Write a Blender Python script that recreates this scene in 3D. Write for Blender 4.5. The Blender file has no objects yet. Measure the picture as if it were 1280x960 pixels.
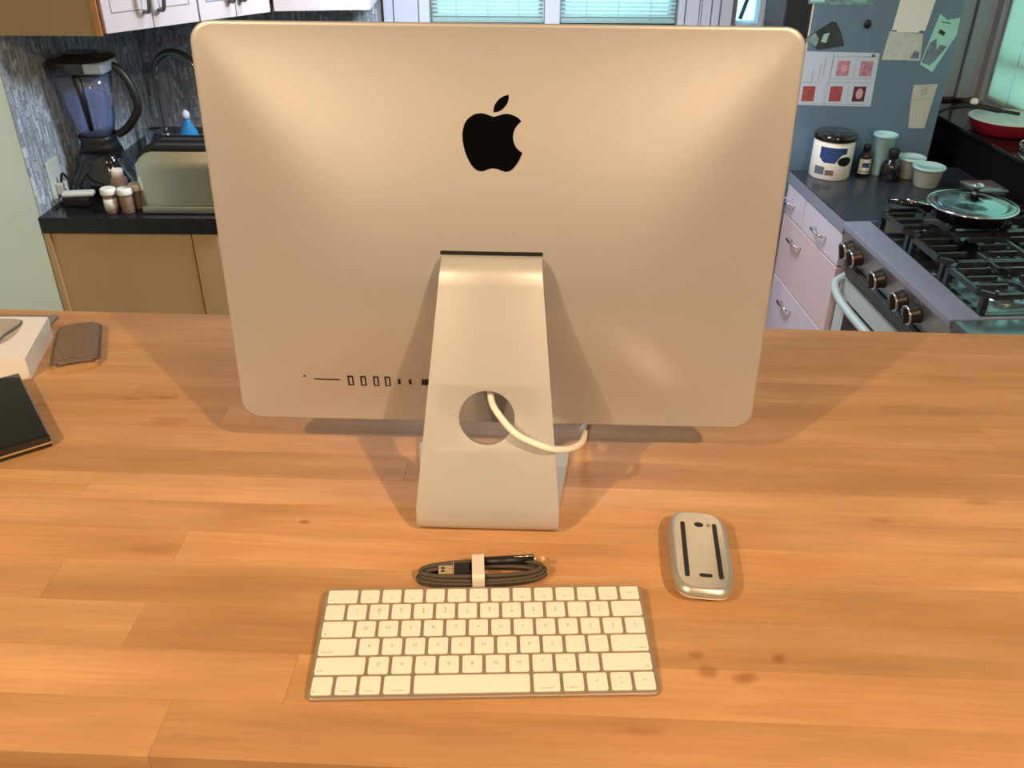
import bpy, bmesh, math, random
from mathutils import Vector, Matrix
random.seed(7)
PI = math.pi
C = bpy.context.scene.collection
sc = bpy.context.scene
# ------------------------------------------------------------------ camera
cd = bpy.data.cameras.new('camera'); cam = bpy.data.objects.new('camera', cd); C.objects.link(cam)
cd.sensor_fit = 'HORIZONTAL'; cd.sensor_width = 36; cd.lens = 1123.6/1280*36; cd.clip_start = .02; cd.clip_end = 60
pit, rol = .5400, .0068
F = Vector((0, math.cos(pit), -math.sin(pit))); R0 = Vector((1, 0, 0)); U0 = R0.cross(F)
R2 = math.cos(rol)*R0 + math.sin(rol)*U0; U2 = -math.sin(rol)*R0 + math.cos(rol)*U0
m = Matrix(((R2.x, U2.x, -F.x, 0), (R2.y, U2.y, -F.y, 0), (R2.z, U2.z, -F.z, .5756), (0, 0, 0, 1)))
cam.matrix_world = m
sc.camera = cam
# ------------------------------------------------------------------ world, lights, exposure
w = bpy.data.worlds.new('sky'); sc.world = w; w.use_nodes = True
bg = w.node_tree.nodes['Background']; bg.inputs[0].default_value = (.36, .86, 1.0, 1); bg.inputs[1].default_value = 3.2
sc.view_settings.view_transform = 'Standard'; sc.view_settings.look = 'None'
sc.view_settings.exposure = 0.0; sc.view_settings.gamma = 1; sc.view_settings.use_curve_mapping = False
def area(name, loc, target, size, power, col, size_y=None, portal=False, shape='DISK'):
    l = bpy.data.lights.new(name, 'AREA'); l.energy = power; l.color = col; l.shape = shape; l.size = size
    if size_y: l.shape = 'RECTANGLE'; l.size_y = size_y
    o = bpy.data.objects.new(name, l); C.objects.link(o); o.location = loc
    o.rotation_euler = (Vector(target)-Vector(loc)).to_track_quat('-Z', 'Y').to_euler()
    if portal: l.cycles.is_portal = True
    return o
WARM = (1, .69, .40)
area('ceiling_lamp_left', (-1.09, -.45, 1.38), (-.1, .7, 0), .05, 24, WARM)
area('ceiling_lamp_right', (.81, -.45, 1.38), (0, .7, 0), .05, 24, WARM)
area('highlight_fill_left', (-1.10, -.95, 1.0), (-.1, .8, .2), .20, 8, WARM)  # added low light, shapes the highlights on the computer's back
area('highlight_fill_right', (.82, -.95, 1.0), (-.05, .8, .2), .20, 8, WARM)  # its right-hand twin, likewise added for the highlights
l_ = area('kitchen_fill_top', (-.05, 2.5, 1.38), (-.05, 2.5, 0), .5, 19, (.90, .94, 1)); l_.data.spread = math.radians(118)  # added fill from above, brightens the kitchen; no lamp hangs there
l_ = area('kitchen_fill_low', (.05, 2.45, .66), (-.5, 3.2, -.3), .30, 25, (.80, .90, 1)); l_.data.spread = math.radians(165)  # added unseen fill, lifts the backsplash under the cabinets
area('window_portal_back', (.15, 3.66, .45), (.15, 0, .45), 1.7, 1, (1, 1, 1), .95, True)
area('window_portal_right', (1.93, 2.75, .35), (0, 2.75, .35), 1.7, 1, (1, 1, 1), 1.1, True)

# ------------------------------------------------------------------ materials
def mat(name, col, rough=.5, metal=0, var=0, vscale=20, bump=0, bscale=200, coat=0, trans=0, emit=None, estr=0, alpha=1, stretch=(1, 1, 1), ior=1.45, spec=.5):
    M = bpy.data.materials.new(name); M.use_nodes = True; nt = M.node_tree; b = nt.nodes['Principled BSDF']
    b.inputs['Base Color'].default_value = (*col, 1); b.inputs['Roughness'].default_value = rough; b.inputs['Metallic'].default_value = metal
    b.inputs['Coat Weight'].default_value = coat; b.inputs['Transmission Weight'].default_value = trans; b.inputs['IOR'].default_value = ior
    b.inputs['Specular IOR Level'].default_value = spec; b.inputs['Alpha'].default_value = alpha
    if emit: b.inputs['Emission Color'].default_value = (*emit, 1); b.inputs['Emission Strength'].default_value = estr
    tc = nt.nodes.new('ShaderNodeTexCoord'); mp = nt.nodes.new('ShaderNodeMapping'); mp.inputs['Scale'].default_value = stretch
    nt.links.new(tc.outputs['Object'], mp.inputs[0])
    n = nt.nodes.new('ShaderNodeTexNoise'); n.inputs['Scale'].default_value = vscale; n.inputs['Detail'].default_value = 4
    nt.links.new(mp.outputs[0], n.inputs[0])
    v = var if var else .03
    mx = nt.nodes.new('ShaderNodeMix'); mx.data_type = 'RGBA'
    mx.inputs[6].default_value = (*[c*(1-v) for c in col], 1); mx.inputs[7].default_value = (*[min(1, c*(1+v)) for c in col], 1)
    nt.links.new(n.outputs[0], mx.inputs[0]); nt.links.new(mx.outputs[2], b.inputs['Base Color'])
    if bump:
        n2 = nt.nodes.new('ShaderNodeTexNoise'); n2.inputs['Scale'].default_value = bscale; nt.links.new(mp.outputs[0], n2.inputs[0])
        bp = nt.nodes.new('ShaderNodeBump'); bp.inputs['Strength'].default_value = bump; bp.inputs['Distance'].default_value = .001
        nt.links.new(n2.outputs[0], bp.inputs['Height']); nt.links.new(bp.outputs[0], b.inputs['Normal'])
    return M
alu = mat('aluminium', (.46, .45, .46), .40, .42, .02, 6, .05, 1500)
alu_stand = mat('aluminium_stand', (.52, .515, .52), .42, .30, .02, 6, .05, 1500)
alu_key = mat('keyboard_aluminium', (.40, .33, .27), .45, .6, .03)
alu_mouse = mat('mouse_aluminium', (.55, .54, .50), .34, .75, .05, 25)
keycap = mat('keycap_white', (.86, .80, .74), .45)
legend = mat('legend_grey', (.30, .25, .22), .6)
black = mat('black_plastic', (.008, .008, .009), .45)
emblem_m = mat('emblem_black', (.001, .001, .001), .6, spec=.03)
glossb = mat('gloss_black', (.006, .006, .008), .12)
screen_m = mat('screen_glass', (.004, .004, .005), .05, coat=1)
white = mat('white_plastic', (.82, .80, .76), .4)
paper = mat('paper_white', (.78, .80, .80), .6)
cablew = mat('cable_white', (.86, .84, .78), .4)
braid = mat('cable_braid', (.075, .06, .045), .6, var=.5, vscale=700, bump=.6, bscale=1600)
strapm = mat('strap_white', (.72, .66, .62), .7)
gold = mat('plug_metal', (.75, .62, .42), .25, .9)
chrome = mat('chrome', (.75, .76, .78), .15, 1)
steel = mat('brushed_steel', (.46, .47, .49), .30, .9, .08, 12, .2, 300, stretch=(1, 1, 12))
toast = mat('toaster_steel', (.55, .55, .50), .22, .95, .06, 8)
darksteel = mat('dark_steel', (.16, .17, .18), .3, .8)
granite = mat('black_granite', (.010, .011, .014), .16, 0, .6, 260)
granite_e = mat('granite_edge', (.012, .012, .014), .3, 0, .5, 200)
lam = mat('grey_stone_counter', (.028, .034, .045), .24, 0, .3, 120)
lamedge = mat('blue_grey_counter_edge', (.23, .25, .34), .35, 0, .1, 60)
cabwhite = mat('cabinet_white', (.42, .38, .40), .45, var=.04, vscale=4)
cabgap = mat('cabinet_groove', (.12, .11, .12), .6)
cabwood = mat('cabinet_side_wood', (.25, .165, .085), .5, 0, .16, 5, .15, 60, stretch=(1, 1, .15))
trimwood = mat('orange_wood_edge', (.33, .15, .05), .5, 0, .2, 30)
panelwood = mat('end_panel_wood', (.42, .29, .16), .55, 0, .18, 6, stretch=(1, 1, .2))
paint = mat('pale_green_paint', (.41, .43, .31), .7, 0, .04, 3)
paintw = mat('grey_white_paint', (.42, .45, .54), .6, 0, .05, 4)
oliveg = mat('olive_wall_paint', (.12, .14, .10), .7)
ceilp = mat('ceiling_paint', (.62, .58, .52), .8)
floorp = mat('floor_oak', (.25, .15, .08), .5, 0, .2, 4, stretch=(1, 8, 1))
fridgem = mat('fridge_slate', (.16, .25, .36), .38, .3, .06, 3)
fridged = mat('fridge_door', (.03, .03, .035), .3, .2)
blackwall = mat('black_panel', (.008, .007, .009), .4)
iron = mat('cast_iron', (.02, .02, .024), .20, 0, .2, 200, spec=.8)
enamel = mat('black_enamel', (.008, .008, .010), .12, coat=.6)
cooktop_m = mat('cooktop_steel', (.30, .38, .42), .2, .85)
knobm = mat('knob_bronze', (.045, .032, .028), .35, .5)
reds = mat('red_enamel', (.30, .012, .025), .2, coat=1)
cream = mat('cream_enamel', (.62, .70, .66), .3)
bluel = mat('label_blue', (.03, .07, .22), .4)
cyanpl = mat('pale_cyan_plastic', (.40, .65, .68), .35)
tubm = mat('frosted_tub', (.42, .47, .42), .4, alpha=1)
lidm = mat('clear_lid', (.45, .68, .68), .2)
soapm = mat('blue_soap', (.04, .36, .85), .1, trans=.35)
brownj = mat('spice_brown', (.20, .13, .10), .6, 0, .7, 180)
jarwhite = mat('jar_lid_white', (.66, .64, .58), .5, 0, .1, 90)
ovenw = mat('oven_door_white', (.50, .58, .60), .3, .2)
pinkm = mat('photo_pink', (.45, .22, .30), .6, 0, .8, 60)
redp = mat('photo_red', (.35, .07, .07), .6, 0, .7, 80)
darkp = mat('photo_dark', (.03, .045, .045), .5, 0, .9, 40)
cyanp = mat('brochure_cyan', (.35, .72, .70), .55)
greenp = mat('print_blue_grey', (.16, .22, .30), .6, 0, .8, 50)
printg = mat('print_grey', (.42, .40, .37), .5, 0, .1, 60)
printd = mat('print_line', (.10, .10, .10), .5)
boxw = mat('box_white', (.80, .80, .82), .4)
ribm = mat('ribbed_brown', (.15, .11, .085), .55, 0, .3, 120)
tanm = mat('tan_leather', (.45, .28, .15), .6)
goldedge = mat('gold_edge', (.55, .38, .18), .35, .5)
cloth = mat('grey_cloth', (.20, .20, .20), .9)
plate = mat('outlet_white', (.52, .55, .52), .45)
sinkm = chrome

def glass(name, col, rough=.02):
    M = bpy.data.materials.new(name); M.use_nodes = True; nt = M.node_tree; b = nt.nodes['Principled BSDF']
    b.inputs['Base Color'].default_value = (*col, 1); b.inputs['Transmission Weight'].default_value = 1; b.inputs['Roughness'].default_value = rough
    return M
glassc = glass('clear_glass', (.85, .92, 1)); glassl = glass('lid_glass', (.8, .95, 1)); jugm = mat('jug_plastic', (.50, .62, .95), .08, trans=.86, coat=1)  # jug's blue tint stands in for bright window reflections
def thin(name, col):
    M = bpy.data.materials.new(name); M.use_nodes = True; nt = M.node_tree
    for n in list(nt.nodes): nt.nodes.remove(n)
    o = nt.nodes.new('ShaderNodeOutputMaterial'); t = nt.nodes.new('ShaderNodeBsdfTransparent'); t.inputs[0].default_value = (*col, 1)
    g = nt.nodes.new('ShaderNodeBsdfGlossy'); g.inputs['Roughness'].default_value = .03; mx = nt.nodes.new('ShaderNodeMixShader'); mx.inputs[0].default_value = .08
    nt.links.new(t.outputs[0], mx.inputs[1]); nt.links.new(g.outputs[0], mx.inputs[2]); nt.links.new(mx.outputs[0], o.inputs[0]); return M
pane_m = thin('window_pane', (.95, 1, 1))
def translucent(name, col, f=.6):
    M = bpy.data.materials.new(name); M.use_nodes = True; nt = M.node_tree
    for n in list(nt.nodes): nt.nodes.remove(n)
    o = nt.nodes.new('ShaderNodeOutputMaterial'); t = nt.nodes.new('ShaderNodeBsdfTranslucent'); t.inputs[0].default_value = (*col, 1)
    g = nt.nodes.new('ShaderNodeBsdfDiffuse'); g.inputs[0].default_value = (*col, 1); mx = nt.nodes.new('ShaderNodeMixShader'); mx.inputs[0].default_value = f
    nt.links.new(g.outputs[0], mx.inputs[1]); nt.links.new(t.outputs[0], mx.inputs[2]); nt.links.new(mx.outputs[0], o.inputs[0]); return M
slat_m = translucent('blind_slat', (.50, .64, .63)); shade_m = translucent('shade_fabric', (.90, .90, .76), .7)

def tile_material():
    M = mat('mosaic_tile', (.2, .2, .2), .25); nt = M.node_tree; b = nt.nodes['Principled BSDF']
    g = nt.nodes.new('ShaderNodeNewGeometry'); r = nt.nodes.new('ShaderNodeValToRGB')
    e = r.color_ramp.elements; e[0].color = (.24, .28, .335, 1); e[1].color = (.60, .67, .76, 1)
    x = e.new(.4); x.color = (.34, .39, .46, 1); x = e.new(.8); x.color = (.44, .50, .58, 1)
    nt.links.new(g.outputs['Random Per Island'], r.inputs[0]); nt.links.new(r.outputs[0], b.inputs['Base Color'])
    return M
tile_m = tile_material(); grout = mat('grout', (.20, .21, .225), .8)

KNOTS = [(-.421, .923, .020, .005, .6), (-.459, .920, .018, .003, .4), (-.205, .692, .006, .003, .7), (.161, .507, .009, .007, .55), (.189, .501, .013, .006, .6), (.222, .522, .008, .006, .7),
         (.154, .525, .007, .005, .5), (-.40, .87, .03, .012, .3), (-.56, .905, .012, .003, .5), (.37, .70, .012, .006, .3), (-.34, .65, .03, .01, .3), (-.12, .565, .03, .008, .25), (.10, .45, .02, .004, .4), (.48, .73, .02, .006, .3)]
def wood_material():
    M = bpy.data.materials.new('butcher_block'); M.use_nodes = True; nt = M.node_tree; L = nt.links.new; b = nt.nodes['Principled BSDF']
    b.inputs['Roughness'].default_value = .50; b.inputs['Specular IOR Level'].default_value = .35
    tc = nt.nodes.new('ShaderNodeTexCoord'); oi = nt.nodes.new('ShaderNodeObjectInfo')
    add = nt.nodes.new('ShaderNodeVectorMath'); add.operation = 'ADD'; L(tc.outputs['Object'], add.inputs[0])
    cmb = nt.nodes.new('ShaderNodeCombineXYZ'); mu = nt.nodes.new('ShaderNodeMath'); mu.operation = 'MULTIPLY'; mu.inputs[1].default_value = 31.7
    L(oi.outputs['Random'], mu.inputs[0]); L(mu.outputs[0], cmb.inputs[0]); L(mu.outputs[0], cmb.inputs[2]); L(cmb.outputs[0], add.inputs[1])
    def noise(scale, st, det=5):
        mp = nt.nodes.new('ShaderNodeMapping'); mp.inputs['Scale'].default_value = st; L(add.outputs[0], mp.inputs[0])
        n = nt.nodes.new('ShaderNodeTexNoise'); n.inputs['Scale'].default_value = scale; n.inputs['Detail'].default_value = det; L(mp.outputs[0], n.inputs[0]); return n
    n1 = noise(26, (.10, 1, 1)); n2 = noise(260, (.06, 1, 1), 3); n3 = noise(7, (.6, 1.6, 1), 4)
    r = nt.nodes.new('ShaderNodeValToRGB'); e = r.color_ramp.elements
    e[0].position = .25; e[0].color = (.40, .205, .086, 1); e[1].position = .75; e[1].color = (.60, .352, .170, 1)
    L(n1.outputs[0], r.inputs[0])
    def mul(a, fac, amt):
        m1 = nt.nodes.new('ShaderNodeMapRange'); m1.inputs[3].default_value = 1-amt; m1.inputs[4].default_value = 1+amt; m1.inputs[1].default_value = .25; m1.inputs[2].default_value = .75
        L(fac, m1.inputs[0]); v = nt.nodes.new('ShaderNodeVectorMath'); v.operation = 'SCALE'; L(a, v.inputs[0]); L(m1.outputs[0], v.inputs['Scale']); return v.outputs[0]
    c = mul(r.outputs[0], n2.outputs[0], .07); c = mul(c, n3.outputs[0], .13)
    v = nt.nodes.new('ShaderNodeVectorMath'); v.operation = 'MULTIPLY'; L(c, v.inputs[0]); L(oi.outputs['Color'], v.inputs[1]); c = v.outputs[0]
    gp = nt.nodes.new('ShaderNodeNewGeometry'); nn = nt.nodes.new('ShaderNodeTexNoise'); nn.inputs['Scale'].default_value = 60; L(gp.outputs['Position'], nn.inputs[0])
    last = None
    for (x, y, rx, ry, s) in KNOTS:
        sb = nt.nodes.new('ShaderNodeVectorMath'); sb.operation = 'SUBTRACT'; L(gp.outputs['Position'], sb.inputs[0]); sb.inputs[1].default_value = (x, y, 0)
        ml = nt.nodes.new('ShaderNodeVectorMath'); ml.operation = 'MULTIPLY'; L(sb.outputs[0], ml.inputs[0]); ml.inputs[1].default_value = (1/rx, 1/ry, 0)
        ln = nt.nodes.new('ShaderNodeVectorMath'); ln.operation = 'LENGTH'; L(ml.outputs[0], ln.inputs[0])
        ad = nt.nodes.new('ShaderNodeMath'); ad.operation = 'MULTIPLY_ADD'; L(nn.outputs[0], ad.inputs[0]); ad.inputs[1].default_value = 1.2; ad.inputs[2].default_value = -.6
        a2 = nt.nodes.new('ShaderNodeMath'); L(ln.outputs['Value'], a2.inputs[0]); L(ad.outputs[0], a2.inputs[1])
        mr = nt.nodes.new('ShaderNodeMapRange'); mr.interpolation_type = 'SMOOTHSTEP'; mr.inputs[1].default_value = .2; mr.inputs[2].default_value = 1.3; mr.inputs[3].default_value = s; mr.inputs[4].default_value = 0
        L(a2.outputs[0], mr.inputs[0])
        if last is None: last = mr.outputs[0]
        else:
            mm = nt.nodes.new('ShaderNodeMath'); mm.operation = 'MAXIMUM'; L(last, mm.inputs[0]); L(mr.outputs[0], mm.inputs[1]); last = mm.outputs[0]
    mx = nt.nodes.new('ShaderNodeMix'); mx.data_type = 'RGBA'; L(last, mx.inputs[0]); L(c, mx.inputs[6]); mx.inputs[7].default_value = (.24, .085, .022, 1)
    L(mx.outputs[2], b.inputs['Base Color'])
    bp = nt.nodes.new('ShaderNodeBump'); bp.inputs['Strength'].default_value = .08; bp.inputs['Distance'].default_value = .0008; L(n2.outputs[0], bp.inputs['Height']); L(bp.outputs[0], b.inputs['Normal'])
    return M
wood = wood_material()

# ------------------------------------------------------------------ mesh helpers
class G:
    """collects shapes; build() links them as ONE mesh object"""
    def __init__(s): s.v = []; s.f = []; s.sm = []
    def add(s, vs, fs, smooth=False):
        k = len(s.v); s.v += [tuple(a) for a in vs]; s.f += [tuple(i+k for i in f) for f in fs]; s.sm += [smooth]*len(fs); return s
    def box(s, x0, x1, y0, y1, z0, z1, b=0, rz=0, piv=None):
        if x0 > x1: x0, x1 = x1, x0
        if y0 > y1: y0, y1 = y1, y0
        if z0 > z1: z0, z1 = z1, z0
        if b > 0:
            bm = bmesh.new(); bmesh.ops.create_cube(bm, size=1)
            for v in bm.verts: v.co = Vector(((x0+x1)/2+v.co.x*(x1-x0), (y0+y1)/2+v.co.y*(y1-y0), (z0+z1)/2+v.co.z*(z1-z0)))
            bmesh.ops.bevel(bm, geom=bm.edges[:], offset=b, segments=2, profile=.5, affect='EDGES')
            vs = [v.co.copy() for v in bm.verts]; fs = [[v.index for v in f.verts] for f in bm.faces]; bm.free()
        else:
            vs = [Vector(p) for p in ((x0,y0,z0),(x1,y0,z0),(x1,y1,z0),(x0,y1,z0),(x0,y0,z1),(x1,y0,z1),(x1,y1,z1),(x0,y1,z1))]
            fs = [(0,3,2,1),(4,5,6,7),(0,1,5,4),(1,2,6,5),(2,3,7,6),(3,0,4,7)]
        if rz:
            px, py = piv or ((x0+x1)/2, (y0+y1)/2); c, n = math.cos(rz), math.sin(rz)
            vs = [Vector((px+(v.x-px)*c-(v.y-py)*n, py+(v.x-px)*n+(v.y-py)*c, v.z)) for v in vs]
        return s.add(vs, fs)
    def lathe(s, prof, cx=0, cy=0, n=32, sx=1, sy=1):
        vs = []; fs = []
        for (r, z) in prof:
            for i in range(n):
                a = 2*PI*i/n; vs.append((cx+r*sx*math.cos(a), cy+r*sy*math.sin(a), z))
        for j in range(len(prof)-1):
            for i in range(n): fs.append((j*n+i, j*n+(i+1) % n, (j+1)*n+(i+1) % n, (j+1)*n+i))
        s.add(vs, fs, True); k = len(s.v)-len(vs)
        if prof[0][0] > 1e-6: s.f.append(tuple(k+i for i in range(n))[::-1]); s.sm.append(False)
        if prof[-1][0] > 1e-6: s.f.append(tuple(k+(len(prof)-1)*n+i for i in range(n))); s.sm.append(False)
        return s
    def cyl(s, cx, cy, z0, z1, r, n=24): return s.lathe([(r, z0), (r, z1)], cx, cy, n)
    def tube(s, pts, r, n=10, closed=False):
        P = [Vector(p) for p in pts]; N = len(P); vs = []; up = None
        rr = r if isinstance(r, (list, tuple)) else [r]*N
        for i in range(N):
            if closed: t = P[(i+1) % N]-P[i-1]
            else: t = P[min(i+1, N-1)]-P[max(i-1, 0)]
            t.normalize()
            if up is None: up = Vector((0, 0, 1)) if abs(t.z) < .9 else Vector((1, 0, 0))
            a = t.cross(up)
            if a.length < 1e-5: a = t.cross(Vector((1, 0, 0)))
            a.normalize(); b = a.cross(t).normalized(); up = b
            for k in range(n):
                th = 2*PI*k/n; vs.append(P[i]+rr[i]*(math.cos(th)*a+math.sin(th)*b))
        fs = []
        for i in range(N if closed else N-1):
            j = (i+1) % N
            for k in range(n): fs.append((i*n+k, i*n+(k+1) % n, j*n+(k+1) % n, j*n+k))
        s.add(vs, fs, True)
        if not closed:
            k0 = len(s.v)-len(vs); s.f.append(tuple(k0+k for k in range(n))); s.f.append(tuple(k0+(N-1)*n+k for k in range(n))[::-1]); s.sm += [False, False]
        return s
    def prism(s, poly, a0, a1, axis='z', smooth=False):
        """poly in the plane across axis; axis z: (x,y) ; y: (x,z) ; x: (y,z)"""
        def mk(p, a):
            return (p[0], p[1], a) if axis == 'z' else ((p[0], a, p[1]) if axis == 'y' else (a, p[0], p[1]))
        n = len(poly); vs = [mk(p, a0) for p in poly]+[mk(p, a1) for p in poly]
        k = len(s.v); s.v += vs
        for i in range(n): s.f.append((k+i, k+(i+1) % n, k+n+(i+1) % n, k+n+i)); s.sm.append(smooth)
        s.f.append(tuple(k+i for i in range(n))[::-1]); s.f.append(tuple(k+n+i for i in range(n))); s.sm += [False, False]
        return s
    def xf(s, M):
        s.v = [tuple(M @ Vector(v)) for v in s.v]; return s
    def mesh(s, name, mt):
        me = bpy.data.meshes.new(name); me.from_pydata(s.v, [], s.f); me.polygons.foreach_set('use_smooth', s.sm)
        bm = bmesh.new(); bm.from_mesh(me); bmesh.ops.recalc_face_normals(bm, faces=bm.faces[:]); bm.to_mesh(me); bm.free()
        for q in (mt if isinstance(mt, list) else [mt]): me.materials.append(q)
        me.update(); return me
    def build(s, name, mt, parent=None, loc=None):
        o = bpy.data.objects.new(name, s.mesh(name, mt)); C.objects.link(o)
        if parent: o.parent = parent
        if loc: o.location = loc
        return o
def tag(o, label=None, cat=None, group=None, kind=None):
    if label: o['label'] = label
    if cat: o['category'] = cat
    if group: o['group'] = group
    if kind: o['kind'] = kind
    return o
def thing(name, loc, label, cat, rz=0, group=None):
    o = bpy.data.objects.new(name, None); C.objects.link(o); o.location = loc; o.rotation_euler = (0, 0, rz); o.empty_display_size = .05
    return tag(o, label, cat, group)
def rrect(hx, hy, r, n=6):
    out = []
    for (cx, cy, a0) in ((hx-r, hy-r, 0), (-hx+r, hy-r, 90), (-hx+r, -hy+r, 180), (hx-r, -hy+r, 270)):
        for i in range(n+1):
            a = math.radians(a0+90*i/n); out.append((cx+r*math.cos(a), cy+r*math.sin(a)))
    return out
def spline(P, k=8):
    P = [Vector(p) for p in P]; out = []
    for i in range(len(P)-1):
        a = P[max(i-1, 0)]; b = P[i]; c = P[i+1]; d = P[min(i+2, len(P)-1)]
        for j in range(k):
            t = j/k; out.append(.5*((2*b)+(-a+c)*t+(2*a-5*b+4*c-d)*t*t+(-a+3*b-3*c+d)*t*t*t))
    out.append(P[-1]); return out
FZ = -1.31      # floor
CZ = -.40       # kitchen counter top
# ================================================================== SETTING
def struct(g, name, mt, parent=None):
    o = g.build(name, mt, parent)
    if not parent: o['kind'] = 'structure'
    return o
struct(G().box(-3.6, 3.2, -3.2, 3.8, FZ-.05, FZ), 'floor', floorp)
struct(G().box(-3.6, 3.2, -3.2, 3.8, 1.40, 1.45), 'ceiling', ceilp)
struct(G().box(-1.54, -1.44, -.2, 3.62, FZ, 1.40), 'wall_left', paint)
struct(G().box(-3.6, 3.2, -3.3, -3.2, FZ, 1.40), 'wall_front', ceilp)
struct(G().box(-3.7, -3.6, -3.2, 3.7, FZ, 1.40), 'wall_dining', paint)
# back wall with two window openings, z from 0 up
WB = 3.62
wins = [(-.313, .111), (.172, .609)]
g = G(); zs = (.0, .95)
g.box(-1.54, -.313, WB, WB+.12, FZ, 1.4); g.box(-.313, .82, WB, WB+.12, FZ, zs[0]-.006); g.box(-.313, .82, WB, WB+.12, zs[1], 1.4)
g.box(.111, .172, WB, WB+.12, zs[0]-.006, zs[1]); g.box(.609, .82, WB, WB+.12, zs[0]-.006, zs[1])
g.box(.82, .945, WB, WB+.12, FZ, -.02); g.box(.82, .945, WB, WB+.12, zs[1], 1.4); g.box(.945, 2.3, WB, WB+.12, FZ, 1.4)
struct(g, 'wall_back', oliveg)
def window(name, x0, x1, z0, z1, blind=True):
    e = bpy.data.objects.new(name, None); C.objects.link(e); e.location = ((x0+x1)/2, WB, z0); e['kind'] = 'structure'
    h = (x1-x0)/2; H = z1-z0
    f = G().box(-h, -h+.02, .02, .09, 0, H).box(h-.02, h, .02, .09, 0, H).box(-h+.02, h-.02, .02, .09, 0, .02).box(-h+.02, h-.02, .02, .09, H-.02, H)
    f.build('window_frame', paintw, e)
    G().box(-h+.02, h-.02, .06, .064, .02, H-.02).build('pane', pane_m, e)
    if blind:
        s = G(); n = int((H-.05)/.0145)
        for i in range(n):
            z = .012+i*.0145; s.add([(-h+.004, .004, z-.0048), (h-.004, .004, z-.0048), (h-.004, .017, z+.0048), (-h+.004, .017, z+.0048)], [(0, 1, 2, 3)])
        o = s.build('blind_slats', slat_m, e); o['kind'] = 'stuff'
        G().box(-h+.003, h-.003, .002, .018, 0, .006).build('bottom_rail', slat_m, e)
        c = G()
        for x in (-h*.55, 0, h*.55): c.box(x-.0012, x+.0012, 0, .0015, 0, H-.03)
        c.build('ladder_cord', slat_m, e)
    return e
window('window_1', *wins[0], *zs); window('window_2', *wins[1], *zs)
window('window_3', .82, .945, -.02, .95, False)
def trim(g, name, mt=None): return struct(g, name, mt or paintw)
k = 1
for (x0, x1, dy) in ((-.49, -.455, .03), (-.452, -.36, .022), (-.357, -.318, .035), (.113, .170, .03), (.613, .635, .035), (.637, .69, .022), (.692, .697, .03), (.699, .735, .022), (.738, .765, .034), (.768, .815, .022)):
    trim(G().box(x0, x1, WB-dy, WB, -.024, 1.0, .003), 'trim_%d' % k); k += 1
trim(G().box(-.51, .83, WB-.055, WB, -.050, -.025, .004), 'trim_%d' % k); k += 1
# dark bar seen through the narrow window: sash of the outer storm window
e = bpy.data.objects['window_3']
G().tube([(-.02, .05, .03), (.02, .05, .18), (.045, .05, .40)], .008, 8).build('stay_bar', darksteel, e)

# right wall, leaning 4.35 degrees like the counter run in front of it
TH = math.radians(4.35); RO = Vector((.973, 3.129, 0))
RM = Matrix.Translation(RO) @ Matrix.Rotation(TH, 4, 'Z')
def rr(x, y, z=0): return RM @ Vector((x, y, z))
# local frame of the run: x into the wall, -y toward the viewer
WX = .86
g = G(); y0, y1 = -1.35, .37; zb, zt = -.262, .9
g.box(WX, WX+.12, -6.3, y0, FZ, 1.4); g.box(WX, WX+.12, y1, .52, FZ, 1.4); g.box(WX, WX+.12, y0, y1, FZ, zb); g.box(WX, WX+.12, y0, y1, zt, 1.4)
struct(g.xf(RM), 'wall_right', paintw)
e = bpy.data.objects.new('window_4', None); C.objects.link(e); e.location = rr(WX, (y0+y1)/2, zb); e.rotation_euler = (0, 0, TH); e['kind'] = 'structure'
h = (y1-y0)/2; H = zt-zb
f = G().box(.02, .08, -h, -h+.04, 0, H).box(.02, .08, h-.04, h, 0, H).box(.02, .08, -h+.04, h-.04, 0, .03).box(.02, .08, -h+.04, h-.04, H-.04, H)
f.build('window_frame', paintw, e)
for yy in (-.5, -.15, .2, .52): G().box(.03, .07, yy-.012, yy+.012, .03, H-.04).build('muntin', paintw, e)
for zz in (.16, .5, .8): G().box(.034, .066, -h+.04, h-.04, zz-.010, zz+.010).build('muntin', paintw, e)
G().box(.052, .056, -h+.04, h-.04, .03, H-.04).build('pane', pane_m, e)
s = G()
for i in range(12):
    ya = h-.03-i*.135; G().box(.010+.004*(i % 2), .0125+.004*(i % 2), ya-.134, ya, .012, H-.02, .0008).build('shade_panel', shade_m, e)
for (xa_, xb_, dx) in ((1.615, 1.66, .03), (1.663, 1.72, .02), (1.723, 1.775, .035), (1.778, 1.80, .02)):
    trim(G().box(xa_, xb_, WB-dx, WB, -.26, 1.0, .003), 'trim_%d' % k); k += 1
# raised dark ledge behind the counter
led = G().box(.63, WX, -2.2, .46, FZ, -.29)
struct(led.xf(RM), 'wall_ledge', blackwall)
trim(G().box(.612, WX-.04, -2.2, .46, -.287, -.272, .004).xf(RM), 'trim_%d' % k, enamel); k += 1

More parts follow.
